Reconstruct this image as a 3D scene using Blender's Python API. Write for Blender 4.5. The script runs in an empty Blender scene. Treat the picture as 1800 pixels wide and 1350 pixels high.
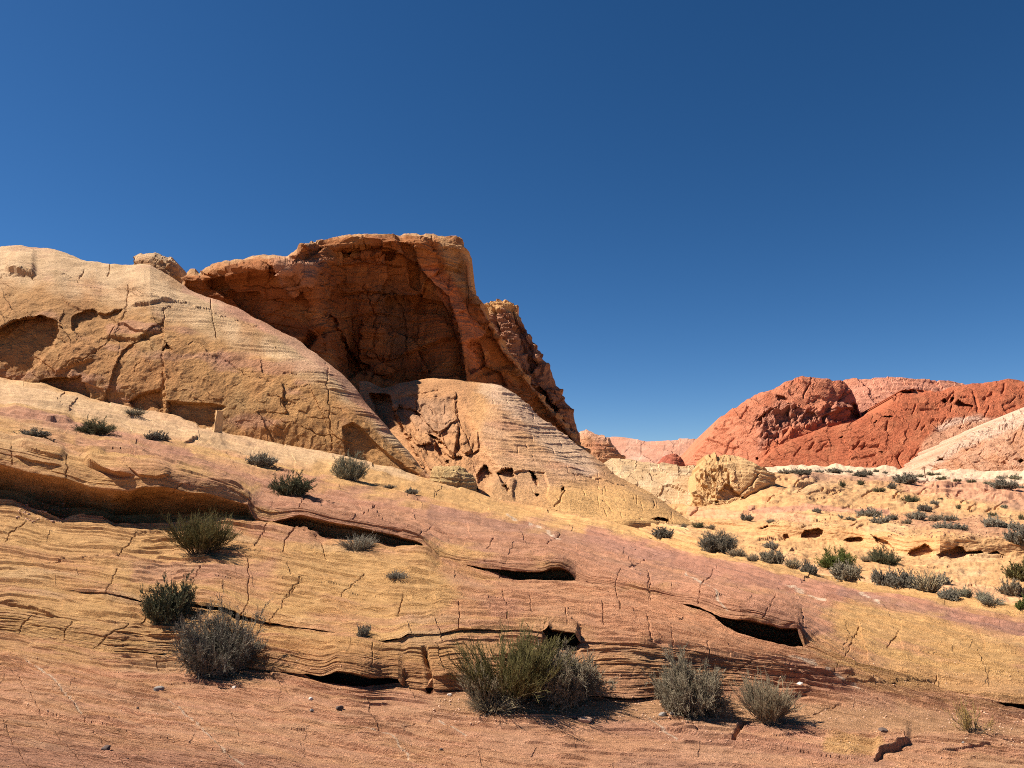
import bpy, math, random
import numpy as np
from mathutils import Vector
R = math.radians
C = bpy.context.scene.collection
SC = bpy.context.scene

# ---------------------------------------------------------------- camera
FPX, W, H, EYE, PITCH = 1300.0, 1800.0, 1350.0, 1.6, R(7.67)
cam_d = bpy.data.cameras.new('camera'); cam = bpy.data.objects.new('camera', cam_d); C.objects.link(cam)
cam_d.sensor_width = 36.0; cam_d.lens = 36.0 * FPX / W
cam_d.clip_start = 0.05; cam_d.clip_end = 20000
cam.location = (0, 0, EYE); cam.rotation_euler = (R(90) + PITCH, 0, 0)
SC.camera = cam

# ---------------------------------------------------------------- light
SUN = Vector((-0.64, 0.10, 0.76)).normalized()
elev = math.asin(SUN.z); az = math.atan2(SUN.x, SUN.y)          # azimuth from +Y clockwise
w = bpy.data.worlds.new("World"); SC.world = w; w.use_nodes = True
nt = w.node_tree; nt.nodes.clear()
sky = nt.nodes.new('ShaderNodeTexSky'); sky.sky_type = 'NISHITA'; sky.sun_disc = False
sky.sun_elevation = elev; sky.sun_rotation = az; sky.altitude = 900
sky.air_density = 0.62; sky.dust_density = 0.15; sky.ozone_density = 2.4
bg = nt.nodes.new('ShaderNodeBackground'); bg.inputs[1].default_value = 0.05
hs = nt.nodes.new('ShaderNodeHueSaturation'); hs.inputs['Saturation'].default_value = 1.27
out = nt.nodes.new('ShaderNodeOutputWorld')
nt.links.new(sky.outputs[0], hs.inputs['Color']); nt.links.new(hs.outputs[0], bg.inputs[0]); nt.links.new(bg.outputs[0], out.inputs[0])
sd = bpy.data.lights.new('sun', 'SUN'); sd.energy = 4.8; sd.angle = R(0.53); sd.color = (1.0, 0.93, 0.81)
so = bpy.data.objects.new('sun', sd); C.objects.link(so)
so.rotation_euler = SUN.to_track_quat('Z', 'Y').to_euler()
SC.view_settings.view_transform = 'Standard'; SC.view_settings.look = 'None'
SC.view_settings.exposure = 1.08; SC.view_settings.gamma = 1.0
SC.cycles.use_denoising = False; SC.cycles.filter_width = 1.0; SC.cycles.sample_clamp_indirect = 4.0
SC.cycles.max_bounces = 6; SC.cycles.diffuse_bounces = 4

# ---------------------------------------------------------------- numpy helpers
f32 = np.float32
def _h(ix, iy, iz, seed):
    h = (ix.astype(np.uint32) * np.uint32(374761393) + iy.astype(np.uint32) * np.uint32(668265263)
         + iz.astype(np.uint32) * np.uint32(2147483647) + np.uint32((seed * 974634541) & 0xffffffff))
    h = (h ^ (h >> np.uint32(13))) * np.uint32(1274126177)
    h = (h ^ (h >> np.uint32(15))) * np.uint32(2246822519)
    h = h ^ (h >> np.uint32(16))
    return h.astype(f32) / f32(4294967295.0)
def _grad(ix, iy, iz, seed):
    a = _h(ix, iy, iz, seed) * f32(6.2831853)
    return a
def vnoise(x, y, z=None, seed=0):
    """gradient noise, about -1..1"""
    x = np.asarray(x, f32); y = np.asarray(y, f32)
    x, y = np.broadcast_arrays(x, y)
    x0 = np.floor(x); y0 = np.floor(y); fx = x - x0; fy = y - y0
    q = lambda t: t * t * t * (t * (t * 6 - 15) + 10)
    ux, uy = q(fx), q(fy); ix = x0.astype(np.int64); iy = y0.astype(np.int64)
    if z is None:
        iz = np.zeros_like(ix)
        def g(i, j):
            a = _grad(ix + i, iy + j, iz, seed); return np.cos(a) * (fx - i) + np.sin(a) * (fy - j)
        a = g(0, 0); b = g(1, 0); c = g(0, 1); d = g(1, 1)
        return ((a + (b - a) * ux) * (1 - uy) + (c + (d - c) * ux) * uy) * f32(1.6)
    z = np.broadcast_to(np.asarray(z, f32), x.shape); z0 = np.floor(z); fz = z - z0; uz = q(fz); iz0 = z0.astype(np.int64)
    def plane(k):
        iz = iz0 + k; w = fz - k
        def g(i, j):
            a = _grad(ix + i, iy + j, iz, seed); c = _h(ix + i, iy + j, iz, seed + 77) * 2 - 1; r = np.sqrt(1 - c * c)
            return r * np.cos(a) * (fx - i) + r * np.sin(a) * (fy - j) + c * w
        a = g(0, 0); b = g(1, 0); c = g(0, 1); d = g(1, 1)
        return (a + (b - a) * ux) * (1 - uy) + (c + (d - c) * ux) * uy
    p = plane(0); r = plane(1)
    return (p + (r - p) * uz) * f32(1.6)
def fbm(x, y, z=None, o=4, seed=0, g=0.5):
    s = 0; a = 1.0; t = 0
    for i in range(o):
        k = 2.03 ** i
        s = s + a * vnoise(x * k + 17.3 * i, y * k + 5.1 * i, None if z is None else z * k + 9.7 * i, seed + i * 31)
        t += a; a *= g
    return s / t
def saw(x, wp, T, fx, seed, lo=-.35, hi=.25, k=1.6):
    """beds that each swell downwards and break off at a sharp lower edge, fading in and out along their length"""
    ph = wp / T + .5 * vnoise(x * fx * .35, wp * .35 / T, seed=seed + 1); c = np.floor(ph); u = ph - c
    gr = np.abs(np.gradient(ph, axis=0)); gc = np.abs(np.gradient(ph, axis=1))          # no beds finer than the mesh can carry
    fade = (1 - ss(.36, .7, gr)) * (1 - ss(.25, .6, gc)); dr = np.clip(1.7 * gr, .06, .5)
    a = ss(lo, hi, vnoise(x * fx + c * 3.7, c * 13.37 + .5, seed=seed)) * fade
    return a * np.where(u < 1 - dr, (np.clip(u / (1 - dr), 0, 1)) ** k, (1 - u) / dr), c
def ss(a, b, x):
    t = np.clip((x - a) / (b - a), 0, 1); return t * t * (3 - 2 * t)
def lerp(a, b, t): return a + (b - a) * t

def facets(x, y, sx, sy, seed, tilt=1.0, wob=.12):
    """broken planes: cells, each with its own level and tilt"""
    u = x / sx + wob * fbm(x / sx * 2, y / sy * 2, o=3, seed=seed); v = y / sy + wob * fbm(x / sx * 2 + 9, y / sy * 2, o=3, seed=seed + 1)
    u0 = np.floor(u).astype(np.int64); v0 = np.floor(v).astype(np.int64); z = np.zeros_like(u0)
    best = np.full(u.shape, 1e9, f32); val = np.zeros(u.shape, f32)
    for i in (-1, 0, 1):
        for j in (-1, 0, 1):
            a, b = u0 + i, v0 + j
            du = u - (a + .15 + .7 * _h(a, b, z, seed)); dv = v - (b + .15 + .7 * _h(a, b, z, seed + 11)); d = du * du + dv * dv
            w_ = (_h(a, b, z, seed + 22) - .5) * 1.6 + tilt * ((_h(a, b, z, seed + 33) - .5) * 2.2 * du + (_h(a, b, z, seed + 44) - .5) * 2.2 * dv)
            m = d < best; best = np.where(m, d, best); val = np.where(m, w_, val)
    return val
def bricks(x, b, T, Lx, seed, slant=.4):
    """a bed broken by joints into plates that sit a little higher or lower than their neighbours"""
    c = np.floor(b / T + .6 * vnoise(b * .3 / T, b * 0 + seed, seed=seed)).astype(np.int64); z = np.zeros_like(c)
    xx = x + slant * (b - c * T) * np.where(_h(c, z, z, seed + 3) > .5, 1, -1) + 5 * fbm(x * .03, b * .08, o=2, seed=seed + 4)
    k = np.floor(xx / (Lx * (.6 + .8 * _h(c, z, z, seed + 1))) + 7 * _h(c, z, z, seed + 2)).astype(np.int64)
    h = _h(c, k, z, seed + 5)
    return np.where(h > .45, h - .45, -.0) * 1.8 - .12
CP, SP = math.cos(PITCH), math.sin(PITCH)
def unproj(px, py, d):
    """photo pixel and forward distance -> a point of the place"""
    x = (px - W / 2) / FPX; v = (H / 2 - py) / FPX
    dy = CP - v * SP; dz = SP + v * CP
    return np.stack([x / dy * d, d + 0 * x, EYE + dz / dy * d], -1)
def proj(P):
    x = P[..., 0]; y = P[..., 1]; z = P[..., 2] - EYE
    f = y * CP + z * SP; u = -y * SP + z * CP
    f = np.where(f < 0.05, np.nan, f)
    return W / 2 + FPX * x / f, H / 2 - FPX * u / f
def d_at(py, z):
    v = (H / 2 - np.asarray(py, float)) / FPX
    return (z - EYE) * (CP - v * SP) / (SP + v * CP)

def seg_dist(px, py, pts):
    """distance to a polyline, and the signed vertical side"""
    best = np.full(px.shape, 1e9, f32)
    for (x0, y0), (x1, y1) in zip(pts[:-1], pts[1:]):
        dx, dy = x1 - x0, y1 - y0; L = dx * dx + dy * dy + 1e-9
        t = np.clip(((px - x0) * dx + (py - y0) * dy) / L, 0, 1)
        best = np.minimum(best, np.hypot(px - x0 - t * dx, py - y0 - t * dy))
    return best
def poly_sd(px, py, pts):
    """signed distance, positive inside"""
    d = seg_dist(px, py, list(pts) + [pts[0]])
    ins = np.zeros(px.shape, bool); n = len(pts)
    for i in range(n):
        x0, y0 = pts[i]; x1, y1 = pts[(i + 1) % n]
        if y0 == y1: continue
        c = ((y0 > py) != (y1 > py)) & (px < (x1 - x0) * (py - y0) / (y1 - y0) + x0)
        ins ^= c
    return np.where(ins, d, -d)
def sub(PX, PY, pts, m):
    a = np.array(pts, float)
    return np.nonzero((PX > a[:, 0].min() - m) & (PX < a[:, 0].max() + m) & (PY > a[:, 1].min() - m) & (PY < a[:, 1].max() + m))

# ---------------------------------------------------------------- sheets through traced lines
class Sheet:
    """A rock surface carried by traced lines. Each line: nodes of (px, py, d); d forward metres."""
    def __init__(s, lines, px0, px1, step, rowstep=None, beds=None, sharp=(), smooth=True, maxrows=90, inner=(0, 1800), outer=14.0):
        xs = []
        x = px0
        while x < px1:
            xs.append(x); x += step if inner[0] - 60 <= x <= inner[1] + 60 else outer
        xs.append(px1); xs = np.array(xs)
        A = []
        for L in lines:
            a = np.array(L, float)
            py = np.interp(xs, a[:, 0], a[:, 1]); iv = np.interp(xs, a[:, 0], 1.0 / a[:, 2])
            A.append(np.stack([xs, py, iv], -1))
        A = np.array(A)                                             # lines, columns, 3
        M = len(A); rowstep = rowstep or step
        if beds is None: beds = [float(np.mean(A[i, :, 1])) for i in range(M)]
        ins = (xs > inner[0] - 10) & (xs < inner[1] + 10)
        gap = [np.percentile(np.abs(A[i + 1, ins, 1] - A[i, ins, 1]), 85) for i in range(M - 1)]
        rows = []; bed = []; seg = []
        tt = np.cumsum([0] + [max(g, 1.0) ** 0.6 for g in gap])
        def tan(i):
            return (A[i + 1] - A[i - 1]) / (tt[i + 1] - tt[i - 1])
        for i in range(M - 1):
            n = int(min(maxrows, max(2, gap[i] / rowstep)))
            h = tt[i + 1] - tt[i]; ch = (A[i + 1] - A[i]) / h
            if smooth:
                m0 = ch if (i == 0 or i in sharp) else tan(i); m1 = ch if (i + 1 == M - 1 or i + 1 in sharp) else tan(i + 1)
                lim = 2.2 * np.abs(ch) + 1e-9
                m0 = np.where(m0 * ch < 0, 0, np.clip(m0, -lim, lim)); m1 = np.where(m1 * ch < 0, 0, np.clip(m1, -lim, lim))
            for k in range(n + (i == M - 2)):
                t = k / n
                if smooth:
                    q = (2*t**3-3*t**2+1)*A[i] + (t**3-2*t**2+t)*h*m0 + (-2*t**3+3*t**2)*A[i+1] + (t**3-t**2)*h*m1
                else: q = lerp(A[i], A[i + 1], t)
                rows.append(q); bed.append(lerp(beds[i], beds[i + 1], t)); seg.append(i + t)
        G = np.array(rows, f32)
        s.PX, s.PY, s.D = G[..., 0], G[..., 1], 1.0 / G[..., 2]
        s.bed = np.repeat(np.array(bed, f32)[:, None], len(xs), 1); s.seg = np.repeat(np.array(seg, f32)[:, None], len(xs), 1)
        s.off = np.zeros_like(s.D)                                  # metres along the line of sight
        s.nd = np.zeros_like(s.D); s.nd2 = np.zeros_like(s.D); s.str = np.zeros_like(s.D)                                   # metres along the normal
        s.col = np.zeros(s.D.shape + (3,), f32)
        s.front = np.ones_like(s.D)
    def warp(s, field, sharp=()):
        """let the rows wander up and down the slope so that they run like real beds; traced lips stay put"""
        n, m = s.D.shape; r = s.seg[:, 0]; dist = np.full(n, 1e6)
        for k in list(sharp) + [0, int(r[-1])]:
            q = np.argmin(np.abs(r - k)); dist = np.minimum(dist, np.abs(np.arange(n) - q))
        f = np.arange(n)[:, None] + field * ss(0, 16, dist)[:, None]
        f = np.clip(f, 0, n - 1.001); i = f.astype(int); t = (f - i).astype(f32); c = np.arange(m)[None]
        for nm in ('PY', 'D'):
            v = getattr(s, nm); setattr(s, nm, v[i, c] * (1 - t) + v[i + 1, c] * t)
    def beds(s, T, fx, seed, lo=-.3, hi=.3, k=1.8):
        """beds along the rows: each swells downwards and breaks off at one sharp edge, fading in and out along its length"""
        b = s.bed; ph = b / T + .7 * vnoise(b * .37 / T, b * 0 + seed * 1.7, seed=seed); c = np.floor(ph)
        a = ss(lo, hi, vnoise(s.PX * fx + c * 3.71, c * 13.37 + .5, seed=seed) + .35 * vnoise(s.PX * fx * 4, c * 5.3 + .5, seed=seed + 2))
        return a * np.clip(ph - c, 0, 1) ** k, c
    # -- carving: real recesses and ledges in the rock
    def inset(s, pts, depth, soft=4, wob=0.0, seed=1):
        i = sub(s.PX, s.PY, pts, 30 + soft)
        x, y = s.PX[i], s.PY[i]
        sd = poly_sd(x, y, pts)
        if wob: sd = sd + wob * fbm(x / (wob * 4), y / (wob * 4), o=3, seed=seed)
        s.off[i] += depth * ss(-soft * .5, soft, sd) * s.front[i]
    def scoop(s, pts, depth, roof=3.0, floor=25.0, seed=1, wob=2.0):
        """a recess with a sharp roof whose back slopes out to the floor"""
        i = sub(s.PX, s.PY, pts, 20)
        x, y = s.PX[i], s.PY[i]
        sd = poly_sd(x, y, pts) + 1.6 * wob * fbm(x / 12, y / 12, o=5, seed=seed, g=.65)
        a = np.array(pts); t = (y - a[:, 1].min()) / (a[:, 1].max() - a[:, 1].min() + 1e-6)
        s.off[i] += depth * ss(0, roof, sd) * (1 - 0.65 * np.clip(t, 0, 1) ** 1.5) * s.front[i]
    def crack(s, pts, wid=2.2, deep=4.0, wob=2.5, seed=3):
        i = sub(s.PX, s.PY, pts, 22)
        x, y = s.PX[i], s.PY[i]
        d = seg_dist(x + wob * fbm(x / 14, y / 14, o=2, seed=seed), y + wob * fbm(x / 14 + 40, y / 14, o=2, seed=seed), pts)
        mpp = s.D[i] / FPX
        s.nd2[i] -= mpp * s.front[i] * (deep * np.exp(-(d / wid) ** 2) + 0.12 * deep * np.exp(-(d / (wid * 3.6)) ** 2))
    def ledge(s, pts, hgt, fall=40.0, sharp=2.0, under=0.0, seed=5, wob=2.0):
        """rock above the traced line stands proud of the rock below it; hgt in pixels at that distance"""
        a = np.array(pts, float); i = sub(s.PX, s.PY, pts, fall + 8)
        x, y = s.PX[i], s.PY[i]
        ly = np.interp(x, a[:, 0], a[:, 1]) + wob * fbm(x / 40, y * 0 + 3.3, o=3, seed=seed)
        ends = ss(a[0, 0] - 2, a[0, 0] + 0.18 * (a[-1, 0] - a[0, 0]), x) * (1 - ss(a[-1, 0] - 0.18 * (a[-1, 0] - a[0, 0]), a[-1, 0] + 2, x))
        up = ly - y
        prof = ss(-sharp, sharp, up) * np.exp(-np.clip(up, 0, None) / fall)
        low = np.exp(-(np.clip(-up, 0, None) / 5.0) ** 2) * (up < 0)
        s.nd2[i] += (hgt * prof - under * low) * ends * s.front[i] * s.D[i] / FPX
    # -- colour of the rock, with some light and shade painted in
    def fill(s, c): s.col[:] = c
    def tint(s, c, m):
        m = np.clip(m, 0, 1)[..., None]; s.col = s.col * (1 - m) + np.array(c, f32) * m
    def band(s, c, pts, wid, k=1.0, rough=0.5, seed=9, fx=0.012, fy=0.06):
        i = sub(s.PX, s.PY, pts, wid * 2.2)
        x, y = s.PX[i], s.PY[i]
        d = seg_dist(x, y, pts) / wid + rough * fbm(x * fx, y * fy, o=4, seed=seed)
        m = (np.clip(k * (1 - ss(0.45, 1.15, d)), 0, 1))[..., None]
        s.col[i] = s.col[i] * (1 - m) + np.array(c, f32) * m
    def blob(s, c, pts, soft=20, k=1.0, rough=12, seed=9, fx=0.015, fy=0.04):
        i = sub(s.PX, s.PY, pts, soft * 2)
        x, y = s.PX[i], s.PY[i]
        sd = poly_sd(x, y, pts) + rough * fbm(x * fx, y * fy, o=4, seed=seed)
        m = (k * ss(-soft, soft, sd))[..., None]
        s.col[i] = s.col[i] * (1 - m) + np.array(c, f32) * m
    def points(s):
        P = unproj(s.PX, s.PY, s.D + s.off).astype(f32)
        return P
    def build(s, name, mat, pre=None, post=None, parent=None, extra=None):
        P1 = s.points(); P = unproj(s.PX, s.PY, s.D + .35 * s.off).astype(f32)
        du = np.empty_like(P); dv = np.empty_like(P)
        du[:, 1:-1] = P[:, 2:] - P[:, :-2]; du[:, 0] = P[:, 1] - P[:, 0]; du[:, -1] = P[:, -1] - P[:, -2]
        dv[1:-1] = P[2:] - P[:-2]; dv[0] = P[1] - P[0]; dv[-1] = P[-1] - P[-2]
        N = np.cross(du, dv); l = np.linalg.norm(N, axis=-1, keepdims=True); N = N / np.maximum(l, 1e-9)
        V = cam_vec = np.array([0, 0, EYE], f32) - P
        flip = np.sign(np.sum(N * V, -1, keepdims=True)); N = N * np.where(flip == 0, 1, flip)
        # a little smoothing of the normals so displaced ledges keep together
        for _ in range(2):
            N[1:-1] = (N[:-2] + 2 * N[1:-1] + N[2:]) / 4; N[:, 1:-1] = (N[:, :-2] + 2 * N[:, 1:-1] + N[:, 2:]) / 4
        N /= np.maximum(np.linalg.norm(N, axis=-1, keepdims=True), 1e-6)
        P = P1 + N * (s.nd + s.nd2 + s.str * (.38 + .72 * ss(.62, .97, N[..., 2])))[..., None]
        bed = np.stack([s.PX * s.D / FPX, s.bed * s.D / FPX, s.bed * 0], -1)
        col = s.col; bb = np.stack([s.PX / 100, s.bed / 100, s.seg], -1).astype(f32)
        def add(row, top):
            nonlocal P, col, bb
            if top: P = np.concatenate([P, row[None]], 0); col = np.concatenate([col, col[-1:]], 0); bb = np.concatenate([bb, bb[-1:]], 0)
            else: P = np.concatenate([row[None], P], 0); col = np.concatenate([col[:1], col], 0); bb = np.concatenate([bb[:1], bb], 0)
        for f in (pre or []): add(f(P[0]).astype(f32), False)
        for f in (post or []): add(f(P[-1]).astype(f32), True)
        s.P = P; s.PP = proj(P)
        return grid_mesh(name, P, col, bb, mat, parent)

def grid_mesh(name, P, col, bb, mat, parent=None):
    r, c = P.shape[:2]; n = r * c
    idx = np.arange(n, dtype=np.int32).reshape(r, c)
    q = np.stack([idx[:-1, :-1], idx[:-1, 1:], idx[1:, 1:], idx[1:, :-1]], -1).reshape(-1, 4)
    a = P.reshape(-1, 3)
    me = bpy.data.meshes.new(name)
    me.vertices.add(n); me.vertices.foreach_set('co', a.astype(f32).ravel())
    me.loops.add(q.size); me.loops.foreach_set('vertex_index', q.ravel())
    me.polygons.add(len(q)); me.polygons.foreach_set('loop_start', np.arange(0, q.size, 4, dtype=np.int32))
    me.polygons.foreach_set('loop_total', np.full(len(q), 4, np.int32))
    me.polygons.foreach_set('use_smooth', np.zeros(len(q), bool))
    me.update(calc_edges=True); me.validate()
    ca = me.attributes.new('rock', 'FLOAT_COLOR', 'POINT')
    ca.data.foreach_set('color', np.concatenate([col.reshape(-1, 3), np.ones((n, 1))], 1).astype(f32).ravel())
    ba = me.attributes.new('bed', 'FLOAT_VECTOR', 'POINT'); ba.data.foreach_set('vector', bb.reshape(-1, 3).astype(f32).ravel())
    me.materials.append(mat)
    o = bpy.data.objects.new(name, me); C.objects.link(o); o.parent = parent
    return o
def tag(o, label=None, cat=None, group=None, kind=None):
    for k, v in (('label', label), ('category', cat), ('group', group), ('kind', kind)):
        if v: o[k] = v
    return o

# ---------------------------------------------------------------- materials
def rock_mat(name, fine=40.0, bed_f=(3.0, 60.0), bump=0.5, var=0.35, dist=0.02, bedk=0.3):
    m = bpy.data.materials.new(name); m.use_nodes = True
    t = m.node_tree; b = t.nodes['Principled BSDF']; L = t.links.new
    b.inputs['Roughness'].default_value = 0.92; b.inputs['Specular IOR Level'].default_value = 0.12
    at = t.nodes.new('ShaderNodeAttribute'); at.attribute_name = 'rock'
    bd = t.nodes.new('ShaderNodeAttribute'); bd.attribute_name = 'bed'
    tc = t.nodes.new('ShaderNodeTexCoord')
    def noise(vec, scale, det=6, rough=0.6):
        n = t.nodes.new('ShaderNodeTexNoise'); n.inputs['Scale'].default_value = scale; n.inputs['Detail'].default_value = det
        n.inputs['Roughness'].default_value = rough; L(vec, n.inputs['Vector']); return n.outputs['Fac']
    mp = t.nodes.new('ShaderNodeMapping'); mp.inputs['Scale'].default_value = (bed_f[0], bed_f[1], 1); L(bd.outputs['Vector'], mp.inputs['Vector'])
    n_bed = noise(mp.outputs[0], 1.0, 5, 0.65)
    n_fine = noise(tc.outputs['Object'], fine, 6, 0.7)
    n_mid = noise(tc.outputs['Object'], fine * 0.08, 5, 0.6)
    def ramp(sock, lo, hi):
        r = t.nodes.new('ShaderNodeMapRange'); r.inputs['From Min'].default_value = 0.3; r.inputs['From Max'].default_value = 0.7
        r.inputs['To Min'].default_value = lo; r.inputs['To Max'].default_value = hi; L(sock, r.inputs['Value']); return r.outputs[0]
    def mul(a, bb):
        x = t.nodes.new('ShaderNodeMath'); x.operation = 'MULTIPLY'; L(a, x.inputs[0]); L(bb, x.inputs[1]); return x.outputs[0]
    f = mul(mul(ramp(n_bed, 1 - var * .6, 1 + var * .5), ramp(n_fine, 1 - var * .8, 1 + var * .7)), ramp(n_mid, 1 - var * .45, 1 + var * .4))
    mx = t.nodes.new('ShaderNodeMix'); mx.data_type = 'RGBA'; mx.blend_type = 'MULTIPLY'; mx.inputs[0].default_value = 1
    cb = t.nodes.new('ShaderNodeCombineColor'); L(f, cb.inputs[0]); 
    p1 = t.nodes.new('ShaderNodeMath'); p1.operation = 'POWER'; L(f, p1.inputs[0]); p1.inputs[1].default_value = 1.12; L(p1.outputs[0], cb.inputs[1])
    p2 = t.nodes.new('ShaderNodeMath'); p2.operation = 'POWER'; L(f, p2.inputs[0]); p2.inputs[1].default_value = 1.25; L(p2.outputs[0], cb.inputs[2])
    L(at.outputs['Color'], mx.inputs[6]); L(cb.outputs[0], mx.inputs[7])
    L(mx.outputs[2], b.inputs['Base Color'])
    ad = t.nodes.new('ShaderNodeMath'); ad.operation = 'MULTIPLY_ADD'; L(n_bed, ad.inputs[0]); ad.inputs[1].default_value = bedk * 3; L(n_fine, ad.inputs[2])
    bp = t.nodes.new('ShaderNodeBump'); bp.inputs['Strength'].default_value = bump; bp.inputs['Distance'].default_value = dist
    L(ad.outputs[0], bp.inputs['Height']); L(bp.outputs[0], b.inputs['Normal'])
    return m
M_fore = rock_mat('foreground_sandstone', 110, (3.0, 46.0), 1.0, 0.36, 0.03, 0.8)
M_plain = rock_mat('plain_sandstone', 14, (2.0, 26.0), 0.8, 0.26, 0.04, 0.4)
M_dome = rock_mat('dome_sandstone', 9, (3, 6.0), 1.0, 0.26, 0.12, 0.12)
M_strat = rock_mat('banded_sandstone', 9, (2, 24.0), 1.0, 0.26, 0.12, 0.35)
M_hill = rock_mat('hill_sandstone', 1.5, (6.0, 20.0), 1.0, 0.22, 0.5, 0.3)
def flat_mat(name, col, var=0.3, scale=20, rough=0.9, attr=False):
    m = bpy.data.materials.new(name); m.use_nodes = True
    t = m.node_tree; b = t.nodes['Principled BSDF']; b.inputs['Roughness'].default_value = rough; b.inputs['Specular IOR Level'].default_value = 0.1
    tc = t.nodes.new('ShaderNodeTexCoord'); n = t.nodes.new('ShaderNodeTexNoise'); n.inputs['Scale'].default_value = scale; n.inputs['Detail'].default_value = 5
    t.links.new(tc.outputs['Object'], n.inputs['Vector'])
    r = t.nodes.new('ShaderNodeValToRGB'); c = np.array(col)
    r.color_ramp.elements[0].position = 0.3; r.color_ramp.elements[1].position = 0.7
    r.color_ramp.elements[0].color = (*(c * (1 - var)), 1); r.color_ramp.elements[1].color = (*(c * (1 + var)), 1)
    t.links.new(n.outputs['Fac'], r.inputs[0]); t.links.new(r.outputs[0], b.inputs['Base Color'])
    return m

YEL = (.58, .33, .13); ORA = (.57, .28, .115); PNK = (.56, .265, .15); PUR = (.43, .20, .138); CRM = (.60, .41, .24)
RED = (.43, .125, .055); RPK = (.50, .205, .125); BRN = (.36, .20, .09); WHT = (.64, .48, .35); VIO = (.30, .16, .13); SND = (.52, .28, .145)

# ================================================================ foreground slickrock (structure)
def I(xs, *nodes):
    a = np.array(nodes, float); return np.interp(xs, a[:, 0], a[:, 1])
X = np.unique(np.concatenate([np.arange(-1500, 3301, 60), np.arange(-20, 1841, 6)])).astype(float)
XU = np.arange(-1500, 3301, 6.0)
def sm(v, px):
    n = max(1, int(px / 6)); k = np.hanning(2 * n + 3); k /= k.sum(); u = np.interp(XU, X, v)
    return np.interp(X, XU, np.convolve(np.pad(u, n + 1, mode='edge'), k, 'valid'))
def line(py, d): return np.stack([X, py + 0 * X, d + 0 * X], -1)
f4y = I(X, (-700, 1140), (0, 1250), (77, 1263), (155, 1277), (233, 1293), (300, 1303), (367, 1317), (433, 1327), (483, 1337), (550, 1350), (700, 1376), (1000, 1425), (1800, 1530), (3300, 1640))
f4 = line(f4y, d_at(f4y, I(X, (-700, .12), (0, .06), (600, .0), (3300, -.05))))
t1 = line(f4y + 190, d_at(f4y + 190, 0.0 * X)); t0 = line(f4y + 520, d_at(f4y + 520, 0.0 * X))
f3fl = I(X, (-700, 1040), (0, 1113), (37, 1118), (70, 1125), (100, 1131), (112, 1130), (143, 1137), (170, 1140), (213, 1148), (230, 1143), (277, 1152), (310, 1150), (457, 1177), (513, 1184), (563, 1200), (578, 1201), (617, 1209), (656, 1212), (671, 1203), (704, 1204), (718, 1210), (753, 1212), (768, 1218), (811, 1212), (850, 1222), (900, 1226), (1056, 1226), (1107, 1232), (1146, 1227), (1280, 1222), (1400, 1240), (1500, 1258), (1600, 1275), (1800, 1300), (3300, 1450))
f3fl = sm(f3fl, 40)
f3gap = I(X, (-700, 1), (60, 1), (115, 1), (300, 2), (450, 3), (500, 4), (565, 10), (577, 16), (590, 26), (617, 28), (640, 24), (667, 16), (685, 15), (702, 14), (708, 1), (745, 1), (752, 4), (800, 3), (850, 2), (1060, 4), (1146, 3), (1200, 0), (3300, 0))
f3z = I(X, (-700, .3), (0, .18), (300, .12), (578, .08), (900, .05), (1200, .0), (1800, -.08), (3300, -.3))
f3d = d_at(f3fl, f3z)
f3a = line(f3fl, f3d)
f3c = np.clip((f3gap - 2) / 14, 0, 1) * 0.55
f3b = line(f3fl + 1.0 * np.clip(f3c * 5, 0, 1), f3d + f3c); f3e = line(f3fl - f3gap * 0.75, f3d + f3c * .9)
f3l = line(f3fl - f3gap, f3d - 0.06 * np.clip(f3gap / 5, 0, 1))
f2fl = I(X, (-700, 990), (0, 1027), (25, 1028), (113, 1037), (140, 1043), (187, 1047), (227, 1054), (257, 1062), (337, 1070), (393, 1078), (417, 1090), (470, 1101), (533, 1109), (600, 1116), (628, 1117), (671, 1130), (702, 1126), (718, 1117), (772, 1116), (811, 1108), (862, 1109), (928, 1110), (955, 1112), (968, 1135), (1002, 1142), (1014, 1138), (1021, 1129), (1100, 1130), (1200, 1143), (1350, 1165), (1500, 1190), (1600, 1222), (1800, 1266), (3300, 1420))
f2gap = I(X, (-700, 1), (0, 2), (100, 2), (130, 4), (187, 6), (227, 4), (250, 3), (337, 9), (393, 11), (412, 13), (425, 9), (470, 6), (560, 5), (600, 2), (700, 4), (725, 2), (955, 3), (964, 30), (1002, 34), (1012, 28), (1020, 1), (3300, 0))
f2d = I(X, (-700, 9.5), (0, 8.0), (300, 7.5), (578, 6.6), (700, 6.15), (900, 6.2), (1130, 6.05), (1350, 6.15), (1500, 6.12), (1650, 5.9), (1800, 5.7), (3300, 4.9))
f2a = line(f2fl, f2d); f2c = np.clip((f2gap - 2) / 10, 0, 1) * 0.45
f2b = line(f2fl + np.clip(f2c * 4, 0, 1), f2d + f2c); f2e = line(f2fl - f2gap * .8, f2d + f2c * .9); f2l = line(f2fl - f2gap, f2d - .04 * np.clip(f2gap / 4, 0, 1))
mk = I(X, (-700, .5), (300, .5), (450, .45), (560, .45), (1050, .5), (1300, .6), (3300, .6))
m23 = line(lerp(f3l[:, 1], f2fl, mk), lerp(f3d, f2d, sm(I(X, (-700, .22), (450, .22), (560, .14), (800, .14), (900, .26), (1400, .6), (3300, .6)), 60)))
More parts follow.
